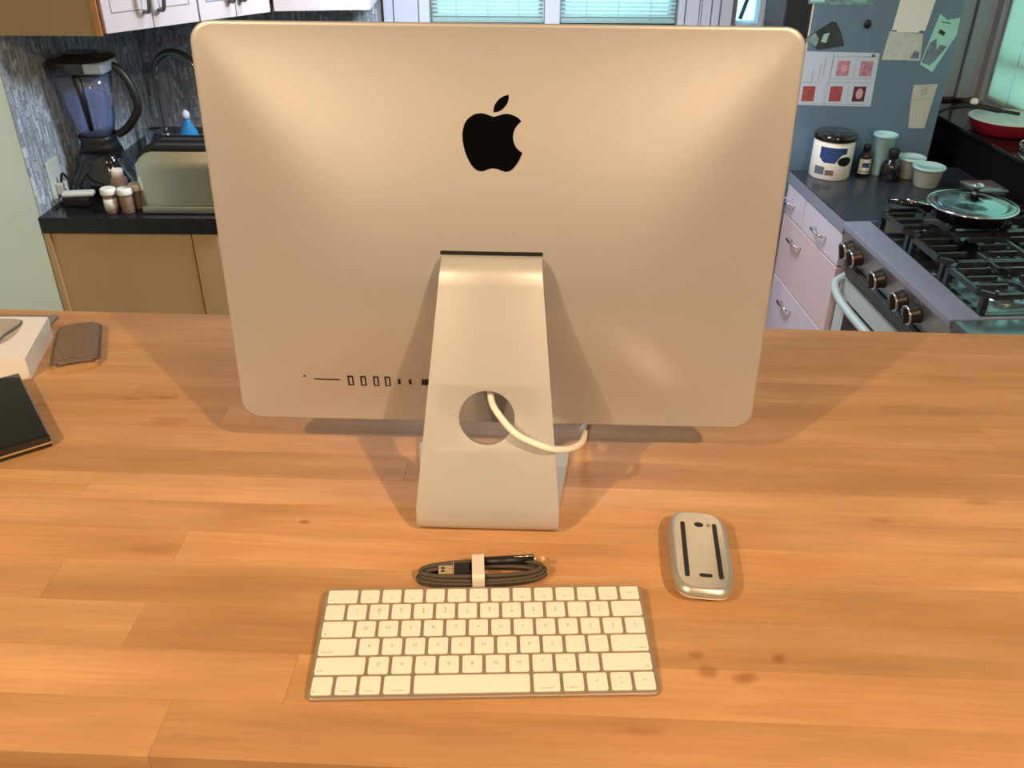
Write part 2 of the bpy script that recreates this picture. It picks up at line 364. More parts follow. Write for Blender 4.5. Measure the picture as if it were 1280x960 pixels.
# ------------------------------------------------------------------ mosaic backsplash (tiny tiles: stuff)
def tiles(name, parent_name, M, L, z0, z1):
    g = G(); tw, thh = .0105, .032; nx = int(L/tw)
    rnd = random.Random(3)
    for i in range(nx):
        z = z0-rnd.random()*thh
        while z < z1:
            hgt = thh*(.55+rnd.random()*.9)
            a, b = max(z, z0), min(z+hgt-.0018, z1)
            if b-a > .003:
                p = .0022+rnd.random()*.0018
                g.add([(i*tw, -p, a), ((i+1)*tw-.0015, -p, a), ((i+1)*tw-.0015, -p, b), (i*tw, -p, b), (i*tw, 0, a), ((i+1)*tw-.0015, 0, a), ((i+1)*tw-.0015, 0, b), (i*tw, 0, b)],
                      [(0, 1, 2, 3), (0, 3, 7, 4), (1, 5, 6, 2), (3, 2, 6, 7), (0, 4, 5, 1)])
            z += hgt
    o = g.xf(M).build(name, tile_m, bpy.data.objects[parent_name]); o['kind'] = 'stuff'; return o
G().box(-1.44, -1.4385, 2.602, 3.62, CZ, .122).build('grout_bed', grout, bpy.data.objects['wall_left'])
G().box(-1.4385, -.50, WB-.0015, WB, CZ, .122).build('grout_bed', grout, bpy.data.objects['wall_back'])
tiles('mosaic_tiles', 'wall_left', Matrix.Translation((-1.4385, 2.602, 0)) @ Matrix.Rotation(PI/2, 4, 'Z'), 1.0, CZ, .120)
tiles('mosaic_tiles', 'wall_back', Matrix.Translation((-1.4385, WB-.0015, 0)), .93, CZ, .120)

# ================================================================== ISLAND TABLE
TR = math.radians(-2.3)
isl = thing('island_table', (0, .414, FZ), 'large honey-coloured butcher block table top the computer stands on', 'table', TR)
T0 = -FZ
bounds = [0, .052, .102, .154, .206, .251, .296, .340, .386, .430, .476, .520, .566, .610, .655, .715]
tones = {3: 1.0, 4: 1.13, 5: 1.10, 6: 1.14, 7: .95}
rnd = random.Random(11)
X0, X1 = -.98, 1.45
for i in range(len(bounds)-1):
    x = X0; first = True; rowt = rnd.uniform(.95, 1.05)
    while x < X1-.01:
        L = rnd.uniform(.75, 1.3) if not first else rnd.uniform(.35, 1.0)
        first = False; xe = x+L
        if X1-xe < .25: xe = X1
        xe = min(xe, X1)
        g = G().box(-(xe-x)/2, (xe-x)/2, 0, bounds[i+1]-bounds[i]-.00015, -.040, 0, .0002)
        o = g.build('plank', wood, isl, ((x+xe)/2-.0, bounds[i], T0))
        t = tones.get(i, rowt)*rnd.uniform(.985, 1.015)
        o.color = (t, t*rnd.uniform(.985, 1.015), t*rnd.uniform(.97, 1.03), 1)
        x = xe+.00015
G().box(X0+.06, X1, .10, .64, 0, T0-.0405).build('base', cabwhite, isl)

# ================================================================== COMPUTER
MR = math.radians(-1.67); HW = .264; MH = .3885
# frame: origin at table under lower edge centre
comp = thing('desktop_computer', (-.0169, .7895, 0), 'silver all-in-one desktop computer seen from behind with white power cord', 'computer', MR)
TI = -.0733; Z0 = .0576
# local face coords (u across, v up from the lower edge, d = out toward the viewer)
def face(u, v, d): return Vector((u, -math.sin(TI)*v-d*math.cos(TI), Z0+math.cos(TI)*v-d*math.sin(TI)))
def bulge(u, v):
    a = min(1, abs(u)/HW); vc = .163; b = min(1, (vc-v)/vc if v < vc else (v-vc)/(MH-vc))
    x = 1-a**2.4+1e-6; y = 1-b**1.35+1e-6
    return .005+.052*((x**-3+y**-3)**(-1/3))**1.9
ol = [(x, y+MH/2) for x, y in rrect(HW+.001, MH/2, .019, 12)]
# denser outline
dn = []
for i in range(len(ol)):
    a = Vector(ol[i]); b = Vector(ol[(i+1) % len(ol)]); n = max(1, int((b-a).length/.012))
    for j in range(n): dn.append(a.lerp(b, j/n))
g = G(); K = 34; N = len(dn); c0 = Vector((0, .163)); vs = []
vs += [face(p.x, p.y, 0) for p in dn]
for kk in range(K):
    s = 1-(kk/K)**1.5
    for p in dn:
        q = c0+(p-c0)*s
        vs.append(face(q.x, q.y, bulge(q.x, q.y) if kk else .004))
fs = []
for r_ in range(K):
    for i in range(N): fs.append((r_*N+i, r_*N+(i+1) % N, (r_+1)*N+(i+1) % N, (r_+1)*N+i))
vs.append(face(0, .163, bulge(0, .163))); e_ = len(vs)-1
for i in range(N): fs.append((K*N+i, K*N+(i+1) % N, e_))
g.add(vs, fs, True); g.f.append(tuple(range(N))[::-1]); g.sm.append(False)
g.build('housing', alu, comp)
gl = G(); sh = [(x, y+MH/2+.030) for x, y in rrect(HW-.001, MH/2-.031, .02, 6)]
n = len(sh); gl.add([face(x, y, -.0002) for x, y in sh]+[face(x, y, -.0018) for x, y in sh], [tuple(range(n)), tuple(range(n, 2*n))]+[(i, (i+1) % n, n+(i+1) % n, n+i) for i in range(n)])
gl.build('screen', screen_m, comp)
def decal(name, poly, mt, off=.0004, step=.004, parent=comp, thick=.0003):
    """thin plate following the curved back"""
    bm = bmesh.new(); vv = [bm.verts.new((x, y, 0)) for x, y in poly]
    ed = [bm.edges.new((vv[i], vv[(i+1) % len(vv)])) for i in range(len(vv))]
    bmesh.ops.triangle_fill(bm, edges=ed, use_beauty=True)
    for ax in (0, 1):
        lo = min(p[ax] for p in poly); hi = max(p[ax] for p in poly); t = lo+step
        while t < hi:
            no = (1, 0, 0) if ax == 0 else (0, 1, 0); co = (t, 0, 0) if ax == 0 else (0, t, 0)
            bmesh.ops.bisect_plane(bm, geom=bm.verts[:]+bm.edges[:]+bm.faces[:], plane_co=co, plane_no=no); t += step
    for v in bm.verts: v.co = face(v.co.x, v.co.y, bulge(v.co.x, v.co.y)+off)
    bmesh.ops.recalc_face_normals(bm, faces=bm.faces[:])
    me = bpy.data.meshes.new(name); bm.to_mesh(me); bm.free(); me.materials.append(mt)
    for p in me.polygons: p.use_smooth = True
    o = bpy.data.objects.new(name, me); C.objects.link(o); o.parent = parent
    return o
# emblem: bitten fruit, traced points (units: 1 = body width), origin at body centre
body = [(352,248),(330,240),(308,233),(290,232),(268,236),(248,247),(232,262),(220,282),(213,305),(210,330),(211,358),(216,388),(224,418),(236,448),(250,474),(265,492),(280,503),(296,507),(312,504),(332,495),(352,491),(372,494),(392,502),(410,507),(428,504),(443,494),(458,476),(472,452),(481,432),(487,415),(470,404),(456,388),(446,366),(442,344),(444,322),(452,300),(464,283),(480,267),(466,252),(448,242),(428,235),(410,233),(392,236),(372,243)]
leaf = [(421,145),(421,162),(416,182),(405,200),(391,214),(374,224),(352,228),(352,212),(357,193),(368,175),(382,161),(400,150)]
LS = .0533/277; LX, LV = -.0020, .2915
decal('emblem', [((x-348)*LS+LX, (370-y)*LS*.92+LV) for x, y in body], emblem_m, .0004)
lf = decal('emblem_leaf', [((x-348)*LS+LX, (370-y)*LS*.92+LV) for x, y in leaf], emblem_m, .0004)
def rect(u, v, w, h, sk=0): return [(u-w/2, v-h/2), (u+w/2, v-h/2), (u+w/2+sk, v+h/2), (u-w/2+sk, v+h/2)]
VP = .0500
PU = dict(jack=-.1936, sd=-.171, u=[-.1467, -.1337, -.1207, -.109], t=[-.0972, -.086], e=-.068)
decal('headphone_jack', [(PU['jack']+.0012*math.cos(a*PI/4), VP+.004+.0012*math.sin(a*PI/4)) for a in range(8)], black)
decal('card_slot', rect(PU['sd'], VP+.0005, .0265, .0013), black)
for u in PU['u']:
    o = decal('usb_port', rect(u, VP, .0058, .0125), black)
    decal('usb_tongue', rect(u+.0002, VP, .0026, .0090), alu, .0008, parent=o)
for u in PU['t']: decal('thunderbolt_port', rect(u, VP, .0028, .0066), black)
o = decal('ethernet_port', rect(PU['e'], VP, .0130, .0075), black)
decal('hinge_slot', rect(-.002, .1950, .0940, .0036), black, .0006)
decal('power_socket', [(-.004+.016*math.cos(a*PI/10), .075+.010*math.sin(a*PI/10)) for a in range(20)], mat('socket_grey', (.12, .12, .12), .5), .0005)

# stand: plate bent from the hinge down to the foot.  path in (y,z) local to comp, half widths and centre
def stand():
    yo = -.7895
    out = []
    P = []
    # outer path
    P += [(.782, .2530), (.767, .2525), (.758, .2510), (.7510, .2470), (.7460, .2405), (.7435, .232)]
    for i in range(1, 9): t = i/9; P.append((.7435+(.6790-.7435)*t, .232+(.040-.232)*t))
    P += [(.6790, .040), (.6762, .030), (.6740, .020), (.6738, .012), (.6765, .0060), (.6820, .0020), (.690, .0004), (.700, .0002)]
    for i in range(1, 6): P.append((.700+(.818-.700)*i/5, .0002))
    P = [Vector((0, y+yo, z)) for y, z in P]
    th = .0075; n = len(P); vo = []; vi = []
    def hw(i):
        y, z = P[i].y-yo, P[i].z
        if i < 20 and z > .03: return .0445+(.0685-.0445)*(1-max(0, min(1, (z-.03)/.235)))**1.0
        if y > .70: return .0685+(.0835-.0685)*(y-.70)/.118
        return .0685
    def cx(i):
        y, z = P[i].y-yo, P[i].z
        return -.0015+(-.0010)*(1-max(0, min(1, (z-.03)/.235)))
    for i in range(n):
        t = (P[min(i+1, n-1)]-P[max(i-1, 0)]).normalized(); nrm = Vector((0, -t.z, t.y))  # points outward (toward viewer / down)
        inn = P[i]+nrm*th if (Vector((0, 1, 0)).dot(nrm) > 0 or nrm.z > 0) else P[i]-nrm*th
        vo.append(P[i]); vi.append(inn)
    g = G(); vs = []
    for i in range(n):
        h = hw(i); c = cx(i)
        vs += [vo[i]+Vector((c-h, 0, 0)), vo[i]+Vector((c+h, 0, 0)), vi[i]+Vector((c+h, 0, 0)), vi[i]+Vector((c-h, 0, 0))]
    fs = []
    for i in range(n-1):
        for q in range(4): fs.append((i*4+q, i*4+(q+1) % 4, i*4+4+(q+1) % 4, i*4+4+q))
    fs += [(0, 1, 2, 3), ((n-1)*4+3, (n-1)*4+2, (n-1)*4+1, (n-1)*4)]
    g.add(vs, fs, False)
    o = g.build('stand', alu_stand)
    # hole through the upright
    cut = G(); hc = Vector((-.0040, .7035+yo, .116)); dr = Vector((0, .236-.040, -(.7435-.6790))).normalized()
    rx = Vector((1, 0, 0)); up = dr.cross(rx).normalized(); nn = 48
    vs = [hc+dr*s*.03+rx*.0262*math.cos(2*PI*i/nn)+up*.0262*math.sin(2*PI*i/nn) for s in (-1, 1) for i in range(nn)]
    cut.add(vs, [(i, (i+1) % nn, nn+(i+1) % nn, nn+i) for i in range(nn)]+[tuple(range(nn))[::-1], tuple(range(nn, 2*nn))])
    co = cut.build('cutter', alu_stand)
    md = o.modifiers.new('hole', 'BOOLEAN'); md.object = co; md.operation = 'DIFFERENCE'; md.solver = 'EXACT'
    bv = o.modifiers.new('edge', 'BEVEL'); bv.width = .0007; bv.segments = 2; bv.limit_method = 'ANGLE'; bv.angle_limit = math.radians(50)
    dg = bpy.context.evaluated_depsgraph_get(); me = bpy.data.meshes.new_from_object(o.evaluated_get(dg))
    bpy.data.objects.remove(co); o.modifiers.clear(); o.data = me; me.name = 'stand'
    for p in me.polygons: p.use_smooth = not (p.area > .0012 or len(p.vertices) > 8)
    try: me.set_sharp_from_angle(angle=math.radians(35))
    except Exception: pass
    o.parent = comp
    return o
stand()
inv = Matrix.Translation(comp.location) @ Matrix.Rotation(MR, 4, 'Z'); inv = inv.inverted()
CP = [(-.0205, .766, .137), (-.0205, .742, .1335), (-.0194, .716, .1287), (-.0117, .700, .1221), (.0033, .6895, .1093), (.0211, .6850, .1014), (.0377, .6865, .0939), (.0551, .700, .0847), (.0681, .722, .0770), (.0736, .755, .066), (.076, .795, .040), (.080, .84, .015), (.10, .90, .0035), (.16, .97, .0035)]
G().tube(spline([inv @ Vector(p) for p in CP], 8), .0032, 12).build('power_cord', cablew, comp)['label'] = 'white power cord looping out of the round hole in the stand'
G().lathe([(.0001, 0), (.0085, 0), (.0095, .002), (.0085, .010), (.004, .016), (.0001, .017)], n=20).xf(Matrix.Translation(inv @ Vector((-.0205, .764, .137))) @ Matrix.Rotation(PI/2, 4, 'X')).build('plug', cablew, comp)

# ================================================================== KEYBOARD
KR = math.radians(1.7); KW, KD = .279, .115
kb = thing('keyboard', (-.0219, .5354, 0), 'slim aluminium wireless keyboard with white keys lying in front of the computer', 'keyboard', KR)
def kz(y): return .0038+(.0100-.0038)*(y+KD/2)/KD     # top surface height
g = G(); o2 = rrect(KW/2, KD/2, .006, 5); n = len(o2); i2 = rrect(KW/2-.0006, KD/2-.0006, .0054, 5)
vs = [(x, y, .0002) for x, y in o2]+[(x, y, kz(y)-.0006) for x, y in o2]+[(x, y, kz(y)) for x, y in i2]
g.add(vs, [(i, (i+1) % n, n+(i+1) % n, n+i) for i in range(n)]+[(n+i, n+(i+1) % n, 2*n+(i+1) % n, 2*n+i) for i in range(n)]+[tuple(range(n))[::-1], tuple(range(2*n, 3*n))])
g.build('body', alu_key, kb)
rows = [
 (.0166, [(1.5,'esc','bl')]+[(1,t,'s') for t in ('F1','F2','F3','F4','F5','F6','F7','F8','F9','F10','F11','F12')]+[(1,'o','c')]),
 (.0182, [(1,'~\n`','c'),(1,'!\n1','c'),(1,'@\n2','c'),(1,'#\n3','c'),(1,'$\n4','c'),(1,'%\n5','c'),(1,'^\n6','c'),(1,'&\n7','c'),(1,'*\n8','c'),(1,'(\n9','c'),(1,')\n0','c'),(1,'_\n-','c'),(1,'+\n=','c'),(1.5,'delete','br')]),
 (.0184, [(1.5,'tab','bl')]+[(1,t,'c') for t in 'QWERTYUIOP']+[(1,'{\n[','c'),(1,'}\n]','c'),(1,'|\n\\','c')]),
 (.0186, [(1.75,'caps lock','bl')]+[(1,t,'c') for t in 'ASDFGHJKL']+[(1,':\n;','c'),(1,'"\n\'','c'),(1.75,'return','br')]),
 (.0188, [(2.25,'shift','bl')]+[(1,t,'c') for t in 'ZXCVBNM']+[(1,'<\n,','c'),(1,'>\n.','c'),(1,'?\n/','c'),(2.25,'shift','br')]),
 (.0190, [(1,'fn','bl'),(1,'control','bc'),(1,'option','bc'),(1.25,'command','bc'),(5,'',''),(1.25,'command','bc'),(1,'option','bc'),(1,'<','c'),(1,'^\nv','c'),(1,'>','c')]),
]
U = (KW-.0066+.0027)/14.5; gap = .0027
tot = sum(r[0] for r in rows); sc_ = (KD-.0066+gap)/tot; sl = (.0100-.0038)/KD
keyc = {}; texc = {}
def text_mesh(t, size):
    if (t, size) in texc: return texc[(t, size)]
    cu = bpy.data.curves.new('legend', 'FONT'); cu.body = t; cu.size = size; cu.align_x = 'CENTER'; cu.align_y = 'CENTER'; cu.space_line = .85; cu.resolution_u = 2
    ob = bpy.data.objects.new('legend', cu); C.objects.link(ob); dg = bpy.context.evaluated_depsgraph_get()
    me = bpy.data.meshes.new_from_object(ob.evaluated_get(dg)); bpy.data.objects.remove(ob); me.materials.clear(); me.materials.append(legend)
    texc[(t, size)] = me; return me
y = KD/2-.0033
for (rh, keys) in rows:
    rh *= sc_; x = -KW/2+.0033; kh = rh-gap
    for (wd, t, al) in keys:
        kw = wd*U-gap; key = (round(kw, 5), round(kh, 5))
        if key not in keyc:
            a = rrect(kw/2, kh/2, .0016, 3); b = rrect(kw/2-.0004, kh/2-.0004, .0013, 3); n = len(a)
            gg = G().add([(p, q, 0) for p, q in a]+[(p, q, .0011) for p, q in a]+[(p, q, .0015) for p, q in b],
                  [(i, (i+1) % n, n+(i+1) % n, n+i) for i in range(n)]+[(n+i, n+(i+1) % n, 2*n+(i+1) % n, 2*n+i) for i in range(n)]+[tuple(range(2*n, 3*n))])
            keyc[key] = gg.mesh('key', keycap)
        cxk, cyk = x+kw/2, y-kh/2
        ko = bpy.data.objects.new('key', keyc[key]); C.objects.link(ko); ko.parent = kb; ko.location = (cxk, cyk, kz(cyk)+.00005); ko.rotation_euler = (math.atan(sl), 0, 0)
        if t:
            sz = .0046 if al == 'c' and '\n' not in t else (.0040 if al == 'c' else .0026)
            lo = bpy.data.objects.new('legend', text_mesh(t, sz)); C.objects.link(lo); lo.parent = ko
            wl = len(t)*sz*.5
            px = {'bl': -kw/2+.0012+wl/2, 'br': kw/2-.0012-wl/2}.get(al, 0); py = {'bl': -kh/2+.0026, 'br': -kh/2+.0026, 'bc': -kh/2+.0026, 's': -kh/2+.003}.get(al, 0)
            lo.location = (px, py, .00156)
        x += wd*U
    y -= rh

# ================================================================== MOUSE (lying on its back)
ms = thing('computer_mouse', (.1755, .636, 0), 'silver wireless mouse turned upside down with two black glide strips', 'mouse', math.radians(-5.5))
def sup(hx, hy, e=2.9, n=48):
    out = []
    for i in range(n):
        a = 2*PI*i/n; c, s = math.cos(a), math.sin(a); out.append((hx*math.copysign(abs(c)**(2/e), c), hy*math.copysign(abs(s)**(2/e), s)))
    return out
def loft(levels, n=48, e=4.2):
    g = G(); vs = []
    for (hx, hy, z) in levels: vs += [(x, y, z) for x, y in sup(hx, hy, e, n)]
    fs = [(j*n+i, j*n+(i+1) % n, (j+1)*n+(i+1) % n, (j+1)*n+i) for j in range(len(levels)-1) for i in range(n)]
    g.add(vs, fs, True); g.f.append(tuple(range(n))[::-1]); g.f.append(tuple((len(levels)-1)*n+i for i in range(n))); g.sm += [True, False]
    return g
tilt = Matrix.Rotation(math.radians(1.5), 4, 'Y')
loft([(.006, .020, .0006), (.018, .042, .0016), (.0245, .0515, .0045), (.0275, .0558, .0085), (.0282, .0566, .0110)]).xf(tilt).build('top_shell', white, ms)['label'] = 'white glossy touch shell, facing down'
loft([(.0284, .0568, .0110), (.0284, .0568, .0128), (.0272, .0556, .0155), (.0252, .0536, .0176), (.0240, .0524, .0184), (.0232, .0516, .0185)]).xf(tilt).build('base_plate', alu_mouse, ms)
for sx in (-1, 1):
    p = [(sx*.0150+x, y-.0015) for x, y in rrect(.0021, .0375, .0015, 4)]
    G().prism(p, .0184, .0192).xf(tilt).build('glide_strip', black, ms)
G().lathe([(.0001, .0187), (.0036, .0187), (.0040, .01845)], .0005, .034, 20, 1.15, .9).xf(tilt).build('sensor', black, ms)
G().prism([(x+.0095, y+.034) for x, y in rrect(.0019, .0022, .0012, 3)], .0184, .0187).xf(tilt).build('power_switch', mat('switch_grey', (.22, .25, .16), .5), ms)
G().prism([(x+.0015, y-.036) for x, y in rrect(.0058, .0022, .0018, 4)], .0184, .0187).xf(tilt).build('charging_port', black, ms)

# ================================================================== CHARGING CABLE bundle
cb = thing('charging_cable', (-.0265, .6125, 0), 'coiled dark braided charging cable tied with a white strap behind the keyboard', 'cable', math.radians(3))
pts = []
def oval(t, hl, hr):
    # stadium
    c, s = math.cos(t), math.sin(t)
    return Vector((hl*math.copysign(abs(c)**.75, c), hr*math.copysign(abs(s)**.9, s), 0))
seq = [(.0585, .0130, .0030), (.0560, .0105, .0030), (.0580, .0128, .0070), (.0545, .0090, .0065), (.0570, .0122, .0105), (.052, .0075, .0095), (.050, .0050, .0085), (.054, .0100, .0130)]
for li, (hl, hr_, z) in enumerate(seq):
    nx = seq[min(li+1, len(seq)-1)]
    for i in range(40):
        t = i/40; q = oval(2*PI*t, hl+(nx[0]-hl)*t, hr_+(nx[1]-hr_)*t); q.z = z+(nx[2]-z)*t+.0006*math.sin(9*t+li)
        q.x += .001*math.sin(li*2+t*6); pts.append(q)
G().tube(pts, .0019, 8).build('cord', braid, cb)
p = G().box(-.039, -.026, -.0055, .0065, .0085, .0130, .0004); p.build('usb_plug', gold, cb)
G().box(-.0365, -.0335, .0015, .0035, .0129, .0133).box(-.0365, -.0335, -.0025, -.0005, .0129, .0133).build('contact_hole', black, bpy.data.objects['usb_plug'])
G().box(-.0258, -.010, -.0070, .0080, .0072, .0148, .0015).build('plug_housing', black, cb)
G().box(-.0260, -.0250, -.0076, .0086, .0070, .0150, .0003).build('metal_collar', gold, cb)
G().tube([(-.006, .0095, .0125), (.048, .0105, .0135)], .0045, 12).build('plug_housing', black, cb)
G().tube([(.030, .0093, .0178), (.050, .0096, .0180)], .0006, 6).build('metal_line', gold, cb)
G().tube([(.0482, .0105, .0135), (.0495, .0105, .0135)], .0050, 12).build('metal_collar', gold, cb)
G().box(.0545, .0585, .0085, .0135, .0118, .0146, .001).build('connector_tip', mat('tip_pink', (.75, .42, .28), .4), cb)
a = rrect(.0158, .0092, .004, 5); n = len(a); b = rrect(.0150, .0084, .0035, 5)
g = G(); vs = []
for xx in (-.0085, .0030):
    vs += [(xx+.0012*(q), p_, q+.0095) for p_, q in a]
vs = [(x0_, p_, q+.0096) for x0_ in (-.0085, .0025) for p_, q in a]+[(x0_, p_, q+.0096) for x0_ in (-.0085, .0025) for p_, q in b]
fs = [(i, (i+1) % n, n+(i+1) % n, n+i) for i in range(n)]+[(2*n+i, 3*n+i, 3*n+(i+1) % n, 2*n+(i+1) % n) for i in range(n)]
fs += [(i, 2*n+i, 2*n+(i+1) % n, (i+1) % n) for i in range(n)]+[(n+i, n+(i+1) % n, 3*n+(i+1) % n, 3*n+i) for i in range(n)]
g.add(vs, fs, False); g.build('strap', strapm, cb)

# ================================================================== THINGS AT THE LEFT OF THE TABLE
wb = thing('white_box', (-.70, 1.020, 0), 'white carton with a grey curved device printed on its lid, at the left table end', 'box', 0)
hh = .030; q_ = [(-.11, -.057), (.100, -.057), (.078, .057), (-.11, .057)]
G().prism([(x*.994, y*.99) for x, y in q_], .0002, hh-.012).build('carton', boxw, wb)
G().prism(q_, hh-.012, hh).build('lid', boxw, wb)
pr = spline([(-.105, -.035, 0), (-.02, -.036, 0), (.040, -.030, 0), (.058, -.006, 0), (.055, .030, 0), (.044, .048, 0), (0, .050, 0), (-.105, .050, 0)], 6)
o = G().prism([(p.x, p.y) for p in pr], hh, hh+.0003).build('printed_device', printg, wb)
G().tube([Vector((p.x, p.y, hh+.0003)) for p in spline([(.050, -.022, 0), (.046, -.002, 0), (.050, .018, 0), (.052, .034, 0), (.047, .046, 0)], 6)], [.0004+.0020*math.sin(PI*i/24) for i in range(25)], 6).build('printed_edge', printd, o)
rc = thing('ribbed_case', (-.572, 1.040, 0), 'small brown ribbed case with tan edge beside the white carton', 'case', math.radians(20))
G().prism(rrect(.0285, .056, .010, 6), .0002, .007).build('shell', tanm, rc)
nrib = 22; rib0 = None
for i in range(nrib):
    y = -.0525+.105*i/(nrib-1); xx = .0275 if abs(y) < .046 else .0185+(.0081-(abs(y)-.046)**2*125)**1*1.1
    zt_ = .0125 if i > 1 else .0112
    o = G().tube([(-xx, y, .0068), (-xx+.004, y, zt_-.001), (0, y, zt_), (xx-.004, y, zt_-.001), (xx, y, .0068)], .0022, 6).build('rib', ribm, rc)
bk = thing('black_box', (-.602, .853, 0), 'flat black box with a silver mark, nearest the left edge', 'box', math.radians(36))
G().box(-.055, .055, -.0825, .0825, .0002, .0165, .0015).build('lid', enamel, bk)
G().box(-.0535, .0555, -.0832, .0831, .0050, .0070, .0003).build('gold_edge', goldedge, bk)
G().lathe([(.0001, .0168), (.009, .0168), (.0092, .0164)], -.022, .010, 24).build('round_mark', chrome, bk)
tag(G().box(-.93, -.64, 1.095, 1.135, .0003, .004, .001).build('flat_sleeve', cloth), 'thin flat grey sleeve lying behind the white carton', 'sleeve')

# ================================================================== LEFT KITCHEN CORNER
# base cabinets and counter
lb = thing('base_cabinet', (-1.438, 2.60, FZ), 'wood sided base cabinet at the left under the black counter', 'cabinet')
D = CZ-FZ
G().box(.002, .53, .012, .985, 0, D-.051).build('body', panelwood, lb)
G().box(.002, .448, 0, .012, 0, D-.051, .002).build('end_panel', panelwood, lb)
G().box(.452, .532, -.004, .012, 0, D-.051, .002).build('face_frame', trimwood if False else panelwood, lb)
G().box(.0, .02, -.010, .0, 0, D-.051, .002).build('scribe_strip', panelwood, lb)
bb = thing('base_cabinet', (-.90, 3.05, FZ), 'white base cabinet hidden below the back counter under the windows', 'cabinet')
G().box(.002, 1.74, .0, .555, 0, D-.051).build('body', cabwhite, bb)
for i in range(4): 
    dd = G().box(.01+.434*i, .435+.434*i, -.02, -.001, .1, D-.06, .003).build('door', cabwhite, bb)
    G().tube([(.40+.434*i, -.02, D-.15), (.40+.434*i, -.05, D-.16), (.40+.434*i, -.05, D-.23), (.40+.434*i, -.02, D-.24)], .005, 8).build('handle', chrome, dd)
ct = G().prism([(-1.437, 2.588), (-.897, 2.588), (-.897, 3.02), (.84, 3.02), (.84, 3.617), (-1.437, 3.617)], CZ-.050, CZ)
tag(ct.build('countertop', granite), 'black stone worktop in the left corner carrying the blender and toaster', 'worktop')

# outlet on the left wall
ou = thing('wall_outlet', (-1.4345, 2.735, -.325), 'pale wall outlet with a white plug in it beside the blender', 'outlet')
G().box(0, .006, -.040, .040, -.060, .060, .002).build('cover_plate', plate, ou)
G().box(.006, .030, -.020, .016, -.048, -.012, .004).build('plug', plate, ou)
# charger clutter
cg = thing('phone_charger', (-1.355, 2.705, CZ), 'black and white charger lump with cord lying under the wall outlet', 'charger')
G().box(-.045, .040, -.030, .020, .0, .035, .008).build('black_block', black, cg)
G().box(-.040, .055, -.034, .0, .035, .050, .006, rz=.15).build('white_block', plate, cg)
G().tube(spline([(-.045, .02, .03), (-.06, .03, .06), (-.05, .03, .09), (-.02, .01, .07), (.03, 0, .055)], 6), .004, 8).build('cord', black, cg)
# spice jars
def jar(x, y, z0, label):
    t = thing('spice_jar', (x, y, CZ+z0), label, 'jar', 0, 'spice jars in front of the blender')
    G().lathe([(.018, 0), (.0195, .003), (.0195, .056), (.017, .062)], n=20).build('jar_body', brownj, t)
    G().lathe([(.0225, .058), (.0232, .060), (.0232, .074), (.020, .077)], n=24).build('lid', jarwhite, t)
    G().lathe([(.0197, .010), (.0197, .046)], n=20).build('paper_label', jarwhite, t) if 'label' in label else None
    return t
jar(-1.232, 2.640, 0, 'white capped spice jar with a paper label, leftmost of the front three')
jar(-1.182, 2.642, 0, 'white capped brown spice jar in the middle of the front three')
jar(-1.1635, 2.684, 0, 'white capped brown spice jar half hidden by the toaster')
t = thing('spice_jar', (-1.222, 2.708, CZ), 'taller white topped jar standing behind the other spice jars', 'jar', 0, 'spice jars in front of the blender')
G().lathe([(.024, 0), (.025, .004), (.025, .085), (.016, .092)], n=20).build('jar_body', brownj, t)
G().lathe([(.0175, .088), (.0175, .112), (.0155, .114)], n=24).build('lid', jarwhite, t)

# blender
bl = thing('blender', (-1.325, 2.860, CZ), 'black blender with a clear jug, black lid and black handle', 'blender')
def sq(levels, n=40, e=3.2):
    return loft(levels, n, e)
sq([(.110, .085, 0), (.110, .085, .02), (.098, .078, .045), (.082, .070, .070), (.066, .060, .100), (.060, .056, .130)]).build('base', enamel, bl)
G().box(-.035, .035, -.0785, -.070, .018, .045, .004).build('control_panel', black, bl)
sq([(.058, .055, .130), (.052, .050, .150), (.050, .048, .165), (.056, .052, .180)]).build('collar', black, bl)
# jug, open thin wall
lv = [(.048, .045, .178), (.056, .052, .215), (.070, .064, .300), (.084, .076, .378)]
li = [(a-.004, b-.004, z+(.004 if i == 0 else 0)) for i, (a, b, z) in enumerate(lv)]
n = 40; g = G(); vs = []
for (hx, hy, z) in lv+li[::-1]: vs += [(x, y, z) for x, y in sup(hx, hy, 3.2, n)]
g.add(vs, [(j*n+i, j*n+(i+1) % n, (j+1)*n+(i+1) % n, (j+1)*n+i) for j in range(7) for i in range(n)], True)
g.f.append(tuple(range(n))[::-1]); g.f.append(tuple(7*n+i for i in range(n))); g.sm += [False, False]
g.build('jug', jugm, bl)
G().tube([(.008, -.0535, .205), (.010, -.0635, .29), (.010, -.0785, .374)], [.007, .010, .012], 10).build('jug_rib', black, bl)
G().lathe([(.008, .180), (.008, .20), (.004, .215)]).box(-.034, .034, -.006, .006, .196, .202).build('blade', chrome, bl)
sq([(.088, .080, .372), (.094, .085, .378), (.096, .087, .408), (.086, .078, .420), (.050, .046, .422), (.046, .042, .430)]).build('lid', enamel, bl)
G().box(.040, .1, -.092, .03, .380, .410, .006).build('lid_spout', mat('grey_blue_plastic', (.28, .34, .42), .3), bl)
G().tube(spline([(.080, -.01, .396), (.112, -.012, .384), (.140, -.012, .338), (.152, -.012, .272), (.130, -.012, .230), (.096, -.01, .196), (.070, -.008, .182)], 6), .0125, 10).build('handle', black, bl)

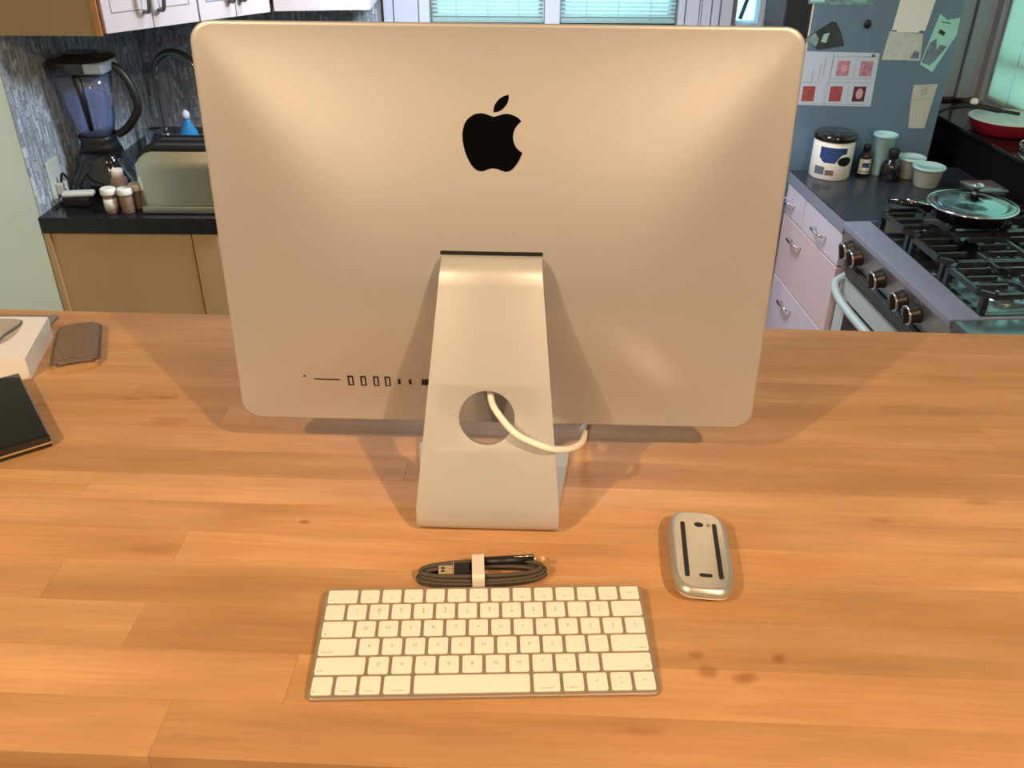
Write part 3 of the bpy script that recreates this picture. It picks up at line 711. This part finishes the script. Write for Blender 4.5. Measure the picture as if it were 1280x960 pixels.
# toaster: long side toward the viewer
to = thing('toaster', (-.985, 2.705, CZ), 'brushed steel toaster with a black top at the counter end', 'toaster')
pf = [(-.150, .012), (-.146, .004), (-.134, 0)]
body = [(-.152, .020), (-.148, .008), (-.138, .004), (.160, .004), (.170, .010), (.174, .020), (.168, .140), (.158, .168), (.140, .184), (.118, .190), (-.085, .190), (-.115, .184), (-.136, .166), (-.146, .135)]
G().prism(body, -.060, .080, 'y').build('body', toast, to)
g = G(); NX, NZ = 22, 14; vs = []
def tztop(x):
    a = (x-.011)/.163; return .190-.060*max(0, abs(a)-.62)**1.6*3.4
for i in range(NX+1):
    x = -.152+.326*i/NX; a = (x-.011)/.163; zt2 = tztop(x)
    for k_ in range(NZ+1):
        w_ = k_/NZ; z = .006+(zt2-.006)*w_
        crown = (1-abs(a)**3.0)**.5*(1-max(0, w_-.78)/.22*.55)*(1-max(0, .08-w_)/.08*.4)
        vs.append((x, -.058-.024*crown, z))
g.add(vs, [(i*(NZ+1)+k_, (i+1)*(NZ+1)+k_, (i+1)*(NZ+1)+k_+1, i*(NZ+1)+k_+1) for i in range(NX) for k_ in range(NZ)], True)
g.build('front_shell', toast, to)
G().prism([(-.136, .168), (-.112, .1855), (-.085, .1915), (.118, .1915), (.142, .184), (.160, .166), (.166, .170), (.150, .192), (.124, .200), (-.09, .200), (-.122, .192), (-.143, .172)], -.066, .074, 'y').build('top_cover', black, to)
for yy in (-.028, .030): G().box(-.09, .12, yy-.012, yy+.012, .2002, .2012).build('slot', darksteel, to)
G().box(-.146, .168, -.0835, -.070, .003, .024, .002).build('base_trim', toast, to)
G().box(.174, .190, -.015, .015, .11, .13, .004).build('lever', black, to)

# sink, faucet, soap
sk = thing('sink', (-1.15, 3.36, CZ), 'steel corner sink rim behind the toaster', 'sink')
a = rrect(.20, .14, .04, 5); n = len(a); b = rrect(.185, .125, .035, 5)
g = G(); g.add([(x, y, .0005) for x, y in a]+[(x, y, .004) for x, y in a]+[(x, y, .004) for x, y in b]+[(x, y, .0008) for x, y in b],
    [(j*n+i, j*n+(i+1) % n, (j+1)*n+(i+1) % n, (j+1)*n+i) for j in range(3) for i in range(n)])
g.build('rim', chrome, sk)
G().prism(rrect(.184, .124, .035, 5), .0006, .0012).build('basin', darksteel, sk)
fc = thing('faucet', (-1.285, 3.325, CZ+.0045), 'dark steel gooseneck faucet arching behind the toaster', 'faucet', math.radians(-12))
G().lathe([(.030, 0), (.028, .008), (.020, .012), (.018, .05), (.014, .055)], n=24).build('base', darksteel, fc)
fp = [(0, 0, .05), (-.004, 0, .18), (.002, 0, .24)]+[(.085-.085*math.cos(a_*PI/12), 0, .255+.085*math.sin(a_*PI/12)) for a_ in range(0, 13)]+[(.172, 0, .20)]
G().tube(spline(fp, 4), .0125, 12).build('spout', mat('spout_steel', (.30, .31, .31), .2, .9), fc)
G().tube([(0, -.015, .035), (.01, -.05, .05), (.015, -.085, .065)], .006, 8).build('lever', darksteel, fc)
so = thing('soap_bottle', (-1.145, 3.17, CZ), 'clear bottle of bright blue dish soap beside the monitor corner', 'bottle')
G().lathe([(.030, 0), (.034, .006), (.034, .075), (.026, .11), (.012, .135), (.011, .15)], sx=1.1, sy=.7).build('bottle', soapm, so)
G().lathe([(.013, .15), (.013, .168), (.006, .178)], n=16).build('cap', mat('cap_white', (.6, .7, .8), .4), so)
gb = thing('drinking_glass', (-1.255, 3.14, CZ), 'clear upside down drinking glass left of the blue soap', 'glass')
G().lathe([(.036, 0), (.030, .12), (.0001, .121), (.0001, .117), (.027, .116), (.033, .0)], n=28).build('tumbler', glassc, gb)

# upper cabinets on the left: side panel faces the viewer, doors run off diagonally
BZ = .125
uc = thing('upper_cabinet', (-1.128, 2.60, BZ), 'white two-door upper cabinet with a brown wood side, first from the left', 'cabinet', math.atan2(.397, .360))
L1 = .29; L2 = .536
HTC = .9
Ri = Matrix.Rotation(-math.atan2(.397, .360), 4, 'Z')
def shaker(parent, x0, x1, z0, z1, y0, hx=None, gl=None):
    d = G().box(x0, x1, y0-.018, y0, z0, z1, .0015).build('door', cabwhite, parent)
    r = .052 if x1-x0 > .2 else .026; t = .0022
    G().box(x0+r, x1-r, y0-.0182, y0-.0178, z0+.052, z1-r).build('inset_panel', gl or cabwhite, d)
    G().box(x0+r-t, x0+r, y0-.0186, y0-.018, z0+.05, z1-r+t).box(x1-r, x1-r+t, y0-.0186, y0-.018, z0+.05, z1-r+t).box(x0+r, x1-r, y0-.0186, y0-.018, z0+.0495, z0+.052).build('groove', cabgap, d)
    if hx is not None:
        h = G().tube(spline([(hx, y0-.018, z0+.045), (hx, y0-.046, z0+.050), (hx, y0-.056, z0+.085), (hx, y0-.046, z0+.122), (hx, y0-.018, z0+.127)], 5), .0058, 8)
        h.build('handle', darksteel, d)
    return d
g = G(); pts4 = [Vector((0, 0, 0)), Vector((L1-.002, 0, 0)), Ri @ Vector((L1*.672-.002-0, .88, 0)), Ri @ Vector((-.308, .99, 0)), Ri @ Vector((-.308, 0, 0))]
g.prism([(p.x, p.y) for p in pts4], 0, HTC).build('body', panelwood, uc)
# wood side panel, in the frontal plane
G().box(-.3078, -.0115, -.0125, 0, -.003, HTC).xf(Ri).build('side_panel', cabwood, uc)
G().box(-.0112, .004, -.014, .003, -.003, HTC).xf(Ri).build('edge_strip', trimwood, uc)
shaker(uc, .004, L1/2-.001, .002, HTC-.01, 0, L1/2-.022); shaker(uc, L1/2+.001, L1-.003, .002, HTC-.01, 0, L1/2+.022)
uc2 = thing('upper_cabinet', (-1.128, 2.60, BZ), 'white upper cabinet with pale glazed doors, second from the left', 'cabinet', math.atan2(.397, .360))
p4 = [Vector((L1, 0, 0)), Vector((L2-.002, 0, 0)), Ri @ Vector((L2*.672-.004, 1.012, 0)), Ri @ Vector((L1*.672+.002, 1.012, 0))]
G().prism([(p.x, p.y) for p in p4], 0, HTC).build('body', cabwhite, uc2)
gpan = mat('door_glass', (.25, .33, .45), .15)
mid = (L1+L2)/2
shaker(uc2, L1+.002, mid-.001, .002, HTC-.01, 0, mid-.020, gpan); shaker(uc2, mid+.001, L2-.003, .002, HTC-.01, 0, mid+.020, gpan)
uc3 = thing('upper_cabinet', (-.755, 3.012, BZ), 'white single-door upper cabinet beside the window casing, third from the left', 'cabinet', math.radians(8))
G().prism([(.002, 0), (.300, 0), (.36, .52), (.085, .56)], 0, HTC).build('body', cabwhite, uc3)
shaker(uc3, .004, .262, .002, HTC-.01, 0, None)
G().box(.266, .300, -.002, .0, 0, HTC).build('end_stile', cabwhite, uc3)

def unrotate(root):
    Mr = Matrix.Rotation(root.rotation_euler.z, 4, 'Z')
    for o in root.children_recursive:
        o.data.transform(Mr)
    root.rotation_euler = (0, 0, 0)
unrotate(uc); unrotate(uc2)
# ================================================================== RIGHT KITCHEN RUN (local frame: x into the wall, -y toward viewer)
def rthing(name, x, y, z, label, cat, group=None, rz=0): return thing(name, rr(x, y, z), label, cat, TH+rz, group)
D = CZ-FZ
ra0, ra1 = -.528, -1.196        # range span along y
db = rthing('drawer_cabinet', .018, 0, FZ, 'pinkish white drawer cabinet with chrome pulls left of the stove', 'cabinet')
G().box(.0, .585, ra0+.003, -.028, .08, D-.042).build('body', cabwhite, db)
def pull(parent, y, z):
    G().tube(spline([(-.019, y-.042, z-.004), (-.040, y-.036, z+.002), (-.047, y, z+.004), (-.040, y+.036, z+.002), (-.019, y+.042, z-.004)], 5), .0045, 8).build('pull_handle', chrome, parent)
pink1 = mat('drawer_front_lilac', (.60, .54, .63), .4, var=.04, vscale=4); pink2 = mat('drawer_front_pink', (.62, .48, .51), .4, var=.04, vscale=4)
for (ya, yb, za, zb_, mt_, hy) in ((ra0+.005, -.205, D-.150, D-.045, pink1, -.37), (-.200, -.030, D-.150, D-.045, pink1, -.075), (ra0+.005, -.030, D-.385, D-.155, pink2, -.19), (ra0+.005, -.030, .10, D-.390, pink1, -.20)):
    o = G().box(-.018, 0, ya, yb, za, zb_, .002).build('drawer_front', mt_, db)
    if hy is not None: pull(o, hy, zb_-.050)
c2 = G().box(0, .610, ra0+.002, -.026, CZ-.0405, CZ-.0015).build('countertop', lam)
c2.matrix_world = RM; tag(c2, 'dark grey counter with a pale edge carrying tins and tubs left of the stove', 'worktop')
G().box(-.004, -.0002, ra0+.002, -.026, CZ-.0405, CZ, .001).build('front_edge', lamedge, c2)
G().box(-.004, .610, ra0+.002, -.026, CZ-.0012, CZ).build('surface', lam, c2)
# range
rg = rthing('gas_range', 0, (ra0+ra1)/2, FZ, 'steel gas range with black grates and five dark knobs', 'stove')
hw = (ra0-ra1)/2-.002
G().box(.045, .62, -hw, hw, .06, D-.02).build('body', steel, rg)
G().box(.09, .60, -hw+.03, hw-.03, 0, .06).build('plinth', black, rg)
G().prism([(-.006, D-.013), (-.006, D+.001), (.004, D+.004), (.62, D+.004), (.62, D-.02), (.0, D-.02)], -hw, hw, 'y') if False else None
ck = G().box(-.010, .626, -hw, hw, D-.019, D+.002, .003); ck.build('cooktop', lamedge, rg)
G().box(.070, .60, -hw+.012, hw-.012, D+.002, D+.0045, .001).build('burner_well', enamel, rg)
G().box(.085, .33, -hw+.030, -.115, D+.0045, D+.0052).build('well_liner', cooktop_m, rg)
G().box(.60, .625, -hw, hw, D+.002, D+.030, .003).build('back_trim', enamel, rg)
# control panel, slanted
cp = [(-.004, D-.020), (.044, D-.020), (.044, D-.105), (.012, D-.105)]
g = G(); n = 4
g.add([(x, yy, z) for yy in (-hw, hw) for x, z in cp], [(0, 1, 2, 3), (7, 6, 5, 4)]+[(i, 4+i, 4+(i+1) % 4, (i+1) % 4) for i in range(4)])
g.build('control_panel', steel, rg)
sl_ = math.atan2(.016, .085)
kys = [ra0-.048, ra0-.105, ra0-.270, ra0-.400, ra0-.480]
kys = [.265, .208, .052, -.085, -.165]
for ky in kys:
    base = Matrix.Translation((.004, ky, D-.062)) @ Matrix.Rotation(-PI/2+sl_*-1, 4, 'Y')
    kn = G().lathe([(.027, 0), (.0275, .004), (.0245, .010), (.0240, .026), (.0235, .028)], n=28).xf(base).build('knob', knobm, rg)
    G().lathe([(.0255, .0265), (.0265, .028), (.0265, .0315), (.0240, .0330), (.0225, .0320)], n=28).xf(base).build('knob_ring', chrome, kn)
    G().box(-.0225, .0225, -.0055, .0055, .030, .040, .002).xf(base).build('grip', knobm, kn)
for i in range(5):
    z = D-.110-i*.011
    G().box(-.004+i*.003, .014+i*.003, -hw+.02, hw-.045, z-.0060, z, .001).build('vent_slat', darksteel, rg)
G().box(.030, .046, -hw+.004, hw-.004, D-.160, D-.106).build('vent_recess', black, rg)
od = G().box(.018, .045, -hw+.004, hw-.004, .18, D-.162, .004).build('oven_door', ovenw, rg)
G().box(.0165, .018, -hw+.06, hw-.075, .24, D-.23, .001).build('door_window', glossb, od)
G().tube(spline([(.020, hw-.02, D-.172), (-.020, hw-.05, D-.182), (-.046, hw-.16, D-.186), (-.052, 0, D-.188), (-.046, -hw+.16, D-.186), (-.020, -hw+.05, D-.182), (.020, -hw+.02, D-.172)], 8), .0125, 12).build('oven_handle', ovenw, od)
G().box(.018, .045, -hw+.004, hw-.004, .065, .175, .004).build('bottom_drawer', ovenw, rg)
# burners
for (bx, by, r) in ((.19, .20, .038), (.44, .20, .045), (.31, 0, .05), (.19, -.215, .048), (.44, -.21, .036)):
    o = G().lathe([(r*1.35, D+.0045), (r*1.35, D+.009), (r, D+.012), (r*.9, D+.020)], bx, by, 28).build('burner', cooktop_m, rg)
    G().lathe([(r*.85, D+.020), (r*.88, D+.026), (r*.7, D+.030), (.0001, D+.031)], bx, by, 28).build('burner_cap', iron, o)
# grates: three sections, separate bars
zt_ = D+.052; bw = .0052
for (gy0, gy1) in ((.105, .300), (-.098, .098), (-.300, -.105)):
    fr = G(); xa, xb = .080, .560
    z0_, z1_ = zt_-.014, zt_
    rim = [(xa+.03, gy0), (xb-.03, gy0), (xb, gy0+.03), (xb, gy1-.03), (xb-.03, gy1), (xa+.03, gy1), (xa, gy1-.03), (xa, gy0+.03)]
    for i in range(8):
        a, b = Vector(rim[i]), Vector(rim[(i+1) % 8]); d = (b-a).normalized(); nrm = Vector((-d.y, d.x))*bw
        fr.prism([tuple(a-nrm-d*.004), tuple(b-nrm+d*.004), tuple(b+nrm+d*.004), tuple(a+nrm-d*.004)], z0_, z1_)
    for (fx, fy) in ((xa+.01, gy0+.012), (xa+.01, gy1-.012), (xb-.01, gy0+.012), (xb-.01, gy1-.012), ((xa+xb)/2, gy0), ((xa+xb)/2, gy1)): fr.box(fx-.008, fx+.008, fy-.008, fy+.008, D+.0046, z0_+.002)
    go = fr.build('grate', iron, rg)
    ym = (gy0+gy1)/2
    def bar(x0, x1, y0, y1): G().box(x0, x1, y0, y1, z0_+.003, zt_+.003, .0015).build('grate_bar', iron, go)
    bar((xa+xb)/2-bw, (xa+xb)/2+bw, gy0+.002, gy1-.002)
    for yy in (gy0+(gy1-gy0)*.25, ym, gy0+(gy1-gy0)*.75):
        for (u0, u1) in ((xa+.004, xa+.085), (xa+.145, xb-.255), (xa+.260, xa+.325), (xb-.095, xb-.004)): bar(u0, u1, yy-bw*.8, yy+bw*.8)
    for xx in (xa+.115, xb-.115):
        bar(xx-bw*.8, xx+bw*.8, gy0+.004, gy0+.05); bar(xx-bw*.8, xx+bw*.8, gy1-.05, gy1-.004)
# near counter beyond the range
nc = rthing('base_cabinet', 0.02, ra1, FZ, 'base cabinet right of the stove, hidden by the table edge', 'cabinet')
G().box(0, .60, -.70, -.003, 0, D-.042).build('body', cabwhite, nc)
c3 = G().box(0, .628, ra1-.72, ra1-.002, CZ-.0405, CZ).build('countertop', cooktop_m); c3.matrix_world = RM
tag(c3, 'shiny pale worktop corner right of the stove', 'worktop'); G().box(-.006, -.0002, ra1-.72, ra1-.002, CZ-.0405, CZ, .001).build('front_edge', darksteel, c3)

# things on the right counter (world points)
def wthing(name, x, y, z, label, cat, group=None, rz=0): return thing(name, (x, y, z), label, cat, rz, group)
cn = wthing('canister', 1.094, 3.054, CZ, 'white canister with a blue label and a black lid on the counter', 'canister')
G().lathe([(.066, 0), (.068, .003), (.068, .128), (.064, .132)], n=40).build('tin_body', white, cn)
G().lathe([(.070, .128), (.072, .131), (.072, .144), (.066, .150), (.0001, .150)], n=40).build('lid', enamel, cn)
def wrap(name, a0, a1, z0, z1, r, mt, par, n=14, poly=None):
    vs = []; fs = []
    if poly is None: poly = [(0, 0), (1, 0), (1, 1), (0, 1)]
    bm = bmesh.new(); vv = [bm.verts.new((x, y, 0)) for x, y in poly]
    bmesh.ops.triangle_fill(bm, edges=[bm.edges.new((vv[i], vv[(i+1) % len(vv)])) for i in range(len(vv))], use_beauty=True)
    for i in range(1, n): bmesh.ops.bisect_plane(bm, geom=bm.verts[:]+bm.edges[:]+bm.faces[:], plane_co=(i/n, 0, 0), plane_no=(1, 0, 0))
    for v in bm.verts:
        a = math.radians(a0+(a1-a0)*v.co.x); z = z0+(z1-z0)*v.co.y; v.co = (r*math.cos(a), r*math.sin(a), z)
    me = bpy.data.meshes.new(name); bm.to_mesh(me); bm.free(); me.materials.append(mt); o = bpy.data.objects.new(name, me); C.objects.link(o); o.parent = par
    return o
wrap('blue_label', 215, 292, .060, .112, .0685, bluel, cn, 14, [(0, .3), (.2, 0), (.6, 0), (.8, .55), (1, .6), (1, 1), (0, 1)])
wrap('dark_oval', 268, 312, .050, .082, .0688, black, cn, 14, [(.5+.5*math.cos(a_*PI/10), .5+.5*math.sin(a_*PI/10)) for a_ in range(20)])
wrap('brown_mark', 238, 262, .018, .036, .0686, brownj, cn)
wrap('grey_print', 205, 235, .018, .045, .0686, mat('print_grey_blue', (.12, .13, .18), .5), cn)
cu = wthing('plastic_cup', 1.270, 3.070, CZ, 'tall pale cyan plastic cup standing behind the small bottles', 'cup')
G().lathe([(.026, 0), (.028, .003), (.034, .130), (.040, .133), (.040, .140), (.037, .141), (.033, .134), (.026, .01)], n=32).build('cup_body', cyanpl, cu)
sb = wthing('sauce_bottle', 1.208, 3.050, CZ, 'small bottle with a white label and a black cap beside the cyan cup', 'bottle')
G().lathe([(.020, 0), (.021, .003), (.021, .070), (.012, .085), (.010, .090)], n=24).build('bottle_body', enamel, sb)
G().lathe([(.0125, .086), (.0125, .106), (.011, .108)], n=20).build('cap', black, sb)
wrap('white_label', 200, 330, .012, .062, .0213, paper, sb); wrap('label_print', 235, 300, .034, .050, .0216, bluel, sb); wrap('label_print', 215, 315, .018, .021, .0216, black, sb)
sb = wthing('syrup_bottle', 1.284, 3.005, CZ, 'squat dark glass bottle with a black cap in front of the cup', 'bottle')
G().lathe([(.032, 0), (.034, .004), (.034, .045), (.022, .072), (.014, .078)], n=28).build('bottle_body', enamel, sb)
G().lathe([(.016, .076), (.0175, .078), (.0175, .104), (.015, .107)], n=24).build('cap', black, sb)
for (x, y, r, h, lb_) in ((1.362, 3.040, .046, .066, 'clear round deli tub with a clear lid, the rear one'), (1.386, 2.946, .050, .064, 'frosted round deli tub with a cloudy lid, the front one')):
    t = wthing('deli_tub', x, y+.02*0, CZ, lb_, 'container', 'deli tubs on the right counter')
    G().lathe([(r*.72, 0), (r*.76, .003), (r*.95, h-.004), (r, h)], n=36).build('tub', tubm, t)
    G().lathe([(r*1.06, h-.004), (r*1.06, h+.004), (r*.95, h+.006), (r*.93, h+.002), (.0001, h+.002)], n=36).build('lid', lidm, t)
# glass block in front of the ledge
gx = wthing('glass_box', 1.475, 2.745, CZ, 'dark clear plastic box against the black ledge behind the pan', 'box', None, TH)
G().box(-.05, .05, -.055, .045, .001, .062, .004).build('box_body', glassb if False else mat('smoked_plastic', (.03, .03, .035), .08, coat=1, alpha=1), gx)
G().box(-.053, .053, -.058, .048, .062, .070, .003).build('lid', mat('lid_smoke', (.10, .10, .11), .1, coat=1), gx)
# frying pan on the back left burner
pn = rthing('frying_pan', .300, ra0-.135, CZ+.056, 'black frying pan with a glass lid on the rear burner', 'pan', None, 0)
G().lathe([(.092, 0), (.104, .004), (.118, .036), (.121, .038), (.116, .036), (.102, .007), (.0001, .006)], n=48).build('pan_body', enamel, pn)
G().lathe([(.122, .038), (.122, .042), (.117, .044), (.090, .054), (.050, .061), (.0001, .064), (.0001, .0625), (.050, .0595), (.090, .0525), (.116, .0425)], n=48).build('glass_lid', glassl, pn)
G().lathe([(.123, .0375), (.1245, .040), (.123, .0435), (.119, .0450), (.118, .043)], n=48).build('lid_rim', chrome, pn)
G().lathe([(.012, .063), (.010, .075), (.008, .085), (.016, .090), (.018, .098), (.012, .102), (.0001, .103)], n=20).build('lid_knob', chrome, pn)
G().tube([(-.115, .010, .030), (-.150, .016, .038), (-.235, .03, .046)], [.010, .011, .009], 10).build('handle', enamel, pn)
G().tube([(-.125, .006, .038), (-.19, .016, .052)], .003, 8).build('handle_rivet', chrome, pn)

# ledge things
LZ = -.2715
rp = rthing('red_pan', .735, -.035, LZ, 'red enamelled pan with a cream inside on the window ledge', 'pan')
G().lathe([(.092, 0), (.108, .005), (.122, .045), (.124, .048), (.120, .050), (.116, .046)], n=48).build('pan_wall', reds, rp)
G().lathe([(.1245, .047), (.1250, .050), (.119, .0505), (.114, .044), (.102, .010), (.0001, .009)], n=48).build('cream_lining', cream, rp)
sp = rthing('black_spatula', .70, -.02, LZ+.052, 'black utensil with a long handle lying across the red pan', 'utensil')
G().tube(spline([(-.190, .05, -.005), (-.13, .065, .012), (-.06, .06, .020), (.02, .02, .012), (.08, -.01, .006)], 6), [.004]*7+[.009]*12+[.006]*6, 10).build('handle', black, sp)
G().lathe([(.0001, .0), (.013, .003), (.015, .012), (.010, .020), (.0001, .022)], -.055, .06, 20).xf(Matrix.Translation((0, 0, .024))).build('round_knob', white, sp)
gl_ = rthing('steel_rack', .725, -.330, LZ, 'chrome wire rack with an oval rim on the window ledge', 'rack')
G().tube([(.075*math.cos(2*PI*i/40), .13*math.sin(2*PI*i/40), .016) for i in range(40)], .004, 8, True).build('rim', chrome, gl_)
for i in range(5):
    xx = -.045+i*.0225; yy = .13*math.sqrt(1-(xx/.075)**2)
    G().tube([(xx, -yy, .015), (xx, yy, .015)], .002, 6).build('wire', chrome, gl_)
for (xx, yy) in ((.06, .07), (-.06, .07), (.06, -.07), (-.06, -.07)): G().cyl(xx, yy, .0005, .015, .004, 8).build('foot', chrome, gl_)

# ================================================================== FRIDGE with papers
FY = 3.15
fg = thing('refrigerator', (1.215, FY+.215, FZ), 'slate grey refrigerator whose side is covered with papers', 'refrigerator')
G().box(-.235, .253, 0, .24, .02, 2.0, .004).build('cabinet_body', fridgem, fg)
G().box(-.330, -.245, -.0, .24, .05, 2.0, .006).build('door', fridged, fg)
G().box(-.243, -.237, .001, .23, .05, 2.0).build('door_seal', mat('seal_white', (.6, .62, .62), .5), fg)
fg.location = (1.215, FY, FZ)
# papers: frame x right, z up, thin sheet in front of the fridge side
def sheet(name, poly, mt, label, cat, group=None, d=.0008, off=.0006):
    cx_ = sum(p[0] for p in poly)/len(poly); cz_ = sum(p[1] for p in poly)/len(poly)
    o = G().prism([(x-cx_, z-cz_) for x, z in poly], -off-d, -off, 'y').build(name, mt, None, (cx_, FY, cz_))
    tag(o, label, cat, group); o['_c'] = 0; del o['_c']; return o, cx_, cz_
def pr_(par, c, poly, mt, name='printed_picture', off=.0015):
    return G().prism([(x-c[0], z-c[1]) for x, z in poly], -off-.0003, -off, 'y').build(name, mt, par)
GP = 'papers stuck on the refrigerator side'
o, a, b = sheet('photo_strip', [(.955, .138), (1.165, .133), (1.165, .205), (.955, .205)], mat('strip_mix', (.16, .30, .32), .5, 0, .9, 30), 'row of small greenish photos at the top of the refrigerator side', 'photo', GP)
for i in range(3): pr_(o, (a, b), [(.962+.058*i+(.02 if i > 1 else 0), .145), (1.008+.058*i+(.02 if i > 1 else 0), .144), (1.008+.058*i+(.02 if i > 1 else 0), .20), (.962+.058*i+(.02 if i > 1 else 0), .20)], [cyanp, greenp, mat('strip_green', (.2, .42, .40), .5, 0, .6, 70)][i])
o, a, b = sheet('dark_photo', [(.962, .030), (1.012, -.004), (1.098, .010), (1.078, .055), (1.052, .090), (1.008, .062)], darkp, 'dark crumpled photo hanging beside the monitor corner', 'photo', GP)
pr_(o, (a, b), [(1.018, .022), (1.036, .018), (1.042, .050), (1.024, .046)], mat('pale_teal', (.35, .5, .48), .5)); pr_(o, (a, b), [(.966, .028), (1.004, .004), (1.010, .030), (.995, .050)], mat('teal_grey', (.20, .32, .30), .5, 0, .5, 60))
G().lathe([(.0001, 0), (.003, .001), (.0035, .004), (.0001, .005)], n=12).xf(Matrix.Translation((1.050-a, -.0015, .086-b)) @ Matrix.Rotation(PI/2, 4, 'X')).build('pin', chrome, o)
mg = G().lathe([(.0001, 0), (.011, 0), (.012, .003), (.009, .006), (.0001, .007)], n=20, sx=1, sy=1.2).xf(Matrix.Rotation(PI/2, 4, 'X')).build('magnet', black, None, (1.161, FY-.0008, .078)); tag(mg, 'small round black magnet alone on the refrigerator side', 'magnet')
o, a, b = sheet('white_note', [(1.246, .060), (1.356, .058), (1.372, .19), (1.256, .19)], paper, 'blank white paper above the pale photo on the refrigerator', 'paper', GP)
o, a, b = sheet('pale_photo', [(1.232, -.035), (1.361, -.036), (1.352, .048), (1.240, .056)], mat('pale_photo', (.52, .58, .56), .5, 0, .25, 45), 'pale faded landscape photo below the blank white paper', 'photo', GP)
pr_(o, (a, b), [(1.262, .054), (1.336, .052), (1.336, .064), (1.262, .066)], paper, 'clip_magnet'); pr_(o, (a, b), [(1.325, -.030), (1.355, -.030), (1.352, -.008), (1.335, -.004)], greenp)
o, a, b = sheet('travel_brochure', [(1.364, -.048), (1.411, -.073), (1.462, .045), (1.462, .099), (1.420, .092), (1.392, .111)], cyanp, 'folded cyan brochure with a dark picture hanging at the right of the refrigerator', 'brochure', GP)
pr_(o, (a, b), [(1.368, -.042), (1.396, -.052), (1.408, .0), (1.400, .035), (1.380, .020)], greenp); pr_(o, (a, b), [(1.398, -.05), (1.412, -.035), (1.440, .010), (1.415, .015), (1.405, -.01)], greenp)
pr_(o, (a, b), [(1.400, .052), (1.420, .042), (1.424, .054), (1.404, .064)], darkp, 'printed_mark'); pr_(o, (a, b), [(1.402, .085), (1.434, .080), (1.434, .083), (1.402, .088)], darkp, 'printed_mark')
o, a, b = sheet('photo_sheet', [(.968, -.009), (1.222, -.013), (1.227, -.189), (.955, -.185)], mat('sheet_lilac', (.50, .58, .72), .5), 'large white sheet with printed portrait photos in two rows', 'paper', GP)
fm = mat('print_frame', (.34, .42, .50), .5)
for (x0, z0, mt_) in ((1.087, -.088, pinkm), (1.165, -.088, pinkm), (.985, -.172, redp), (1.078, -.172, redp), (1.158, -.172, mat('portrait_dark', (.10, .03, .05), .5, 0, .3, 60))):
    pr_(o, (a, b), [(x0-.018, z0-.010), (x0+.058, z0-.010), (x0+.058, z0-.008), (x0-.018, z0-.008)], fm, 'printed_line'); pr_(o, (a, b), [(x0-.018, z0+.062), (x0+.058, z0+.062), (x0+.058, z0+.064), (x0-.018, z0+.064)], fm, 'printed_line')
    pr_(o, (a, b), [(x0-.018, z0-.010), (x0-.0165, z0-.010), (x0-.0165, z0+.064), (x0-.018, z0+.064)], fm, 'printed_line')
    pr_(o, (a, b), [(x0, z0), (x0+.042, z0), (x0+.042, z0+.050), (x0, z0+.050)], mt_)
skin = mat('portrait_skin', (.60, .33, .36), .5)
pr_(o, (a, b), [(1.180+.012*math.cos(i*PI/8), -.146+.018*math.sin(i*PI/8)) for i in range(16)], skin, 'portrait_face', .0019)
pr_(o, (a, b), [(1.112+.010*math.cos(i*PI/8), -.064+.012*math.sin(i*PI/8)) for i in range(16)], skin, 'portrait_face', .0019)
for (x, z0, z1) in ((1.030, -.105, -.050), (1.008, -.11, -.07), (1.044, -.09, -.03)): pr_(o, (a, b), [(x, z0), (x+.003, z0), (x+.003, z1), (x, z1)], fm, 'printed_line')
pr_(o, (a, b), [(1.066, -.188), (1.068, -.188), (1.071, -.010), (1.069, -.010)], fm, 'fold_line')
G().lathe([(.0001, 0), (.005, .001), (.005, .004), (.0001, .005)], n=12).xf(Matrix.Translation((1.200-a, -.0015, -.020-b)) @ Matrix.Rotation(PI/2, 4, 'X')).build('magnet', darksteel, o)
o, a, b = sheet('folded_note', [(1.359, -.116), (1.440, -.112), (1.437, -.160), (1.430, -.262), (1.374, -.262), (1.362, -.170)], mat('note_paper', (.50, .52, .48), .6), 'folded off-white note under the brochure beside the red pan', 'paper', GP)
pr_(o, (a, b), [(1.388, -.150), (1.410, -.149), (1.410, -.120), (1.390, -.121)], printg, 'printed_mark'); pr_(o, (a, b), [(1.362, -.168), (1.436, -.161), (1.436, -.158), (1.362, -.165)], printg, 'fold_line')
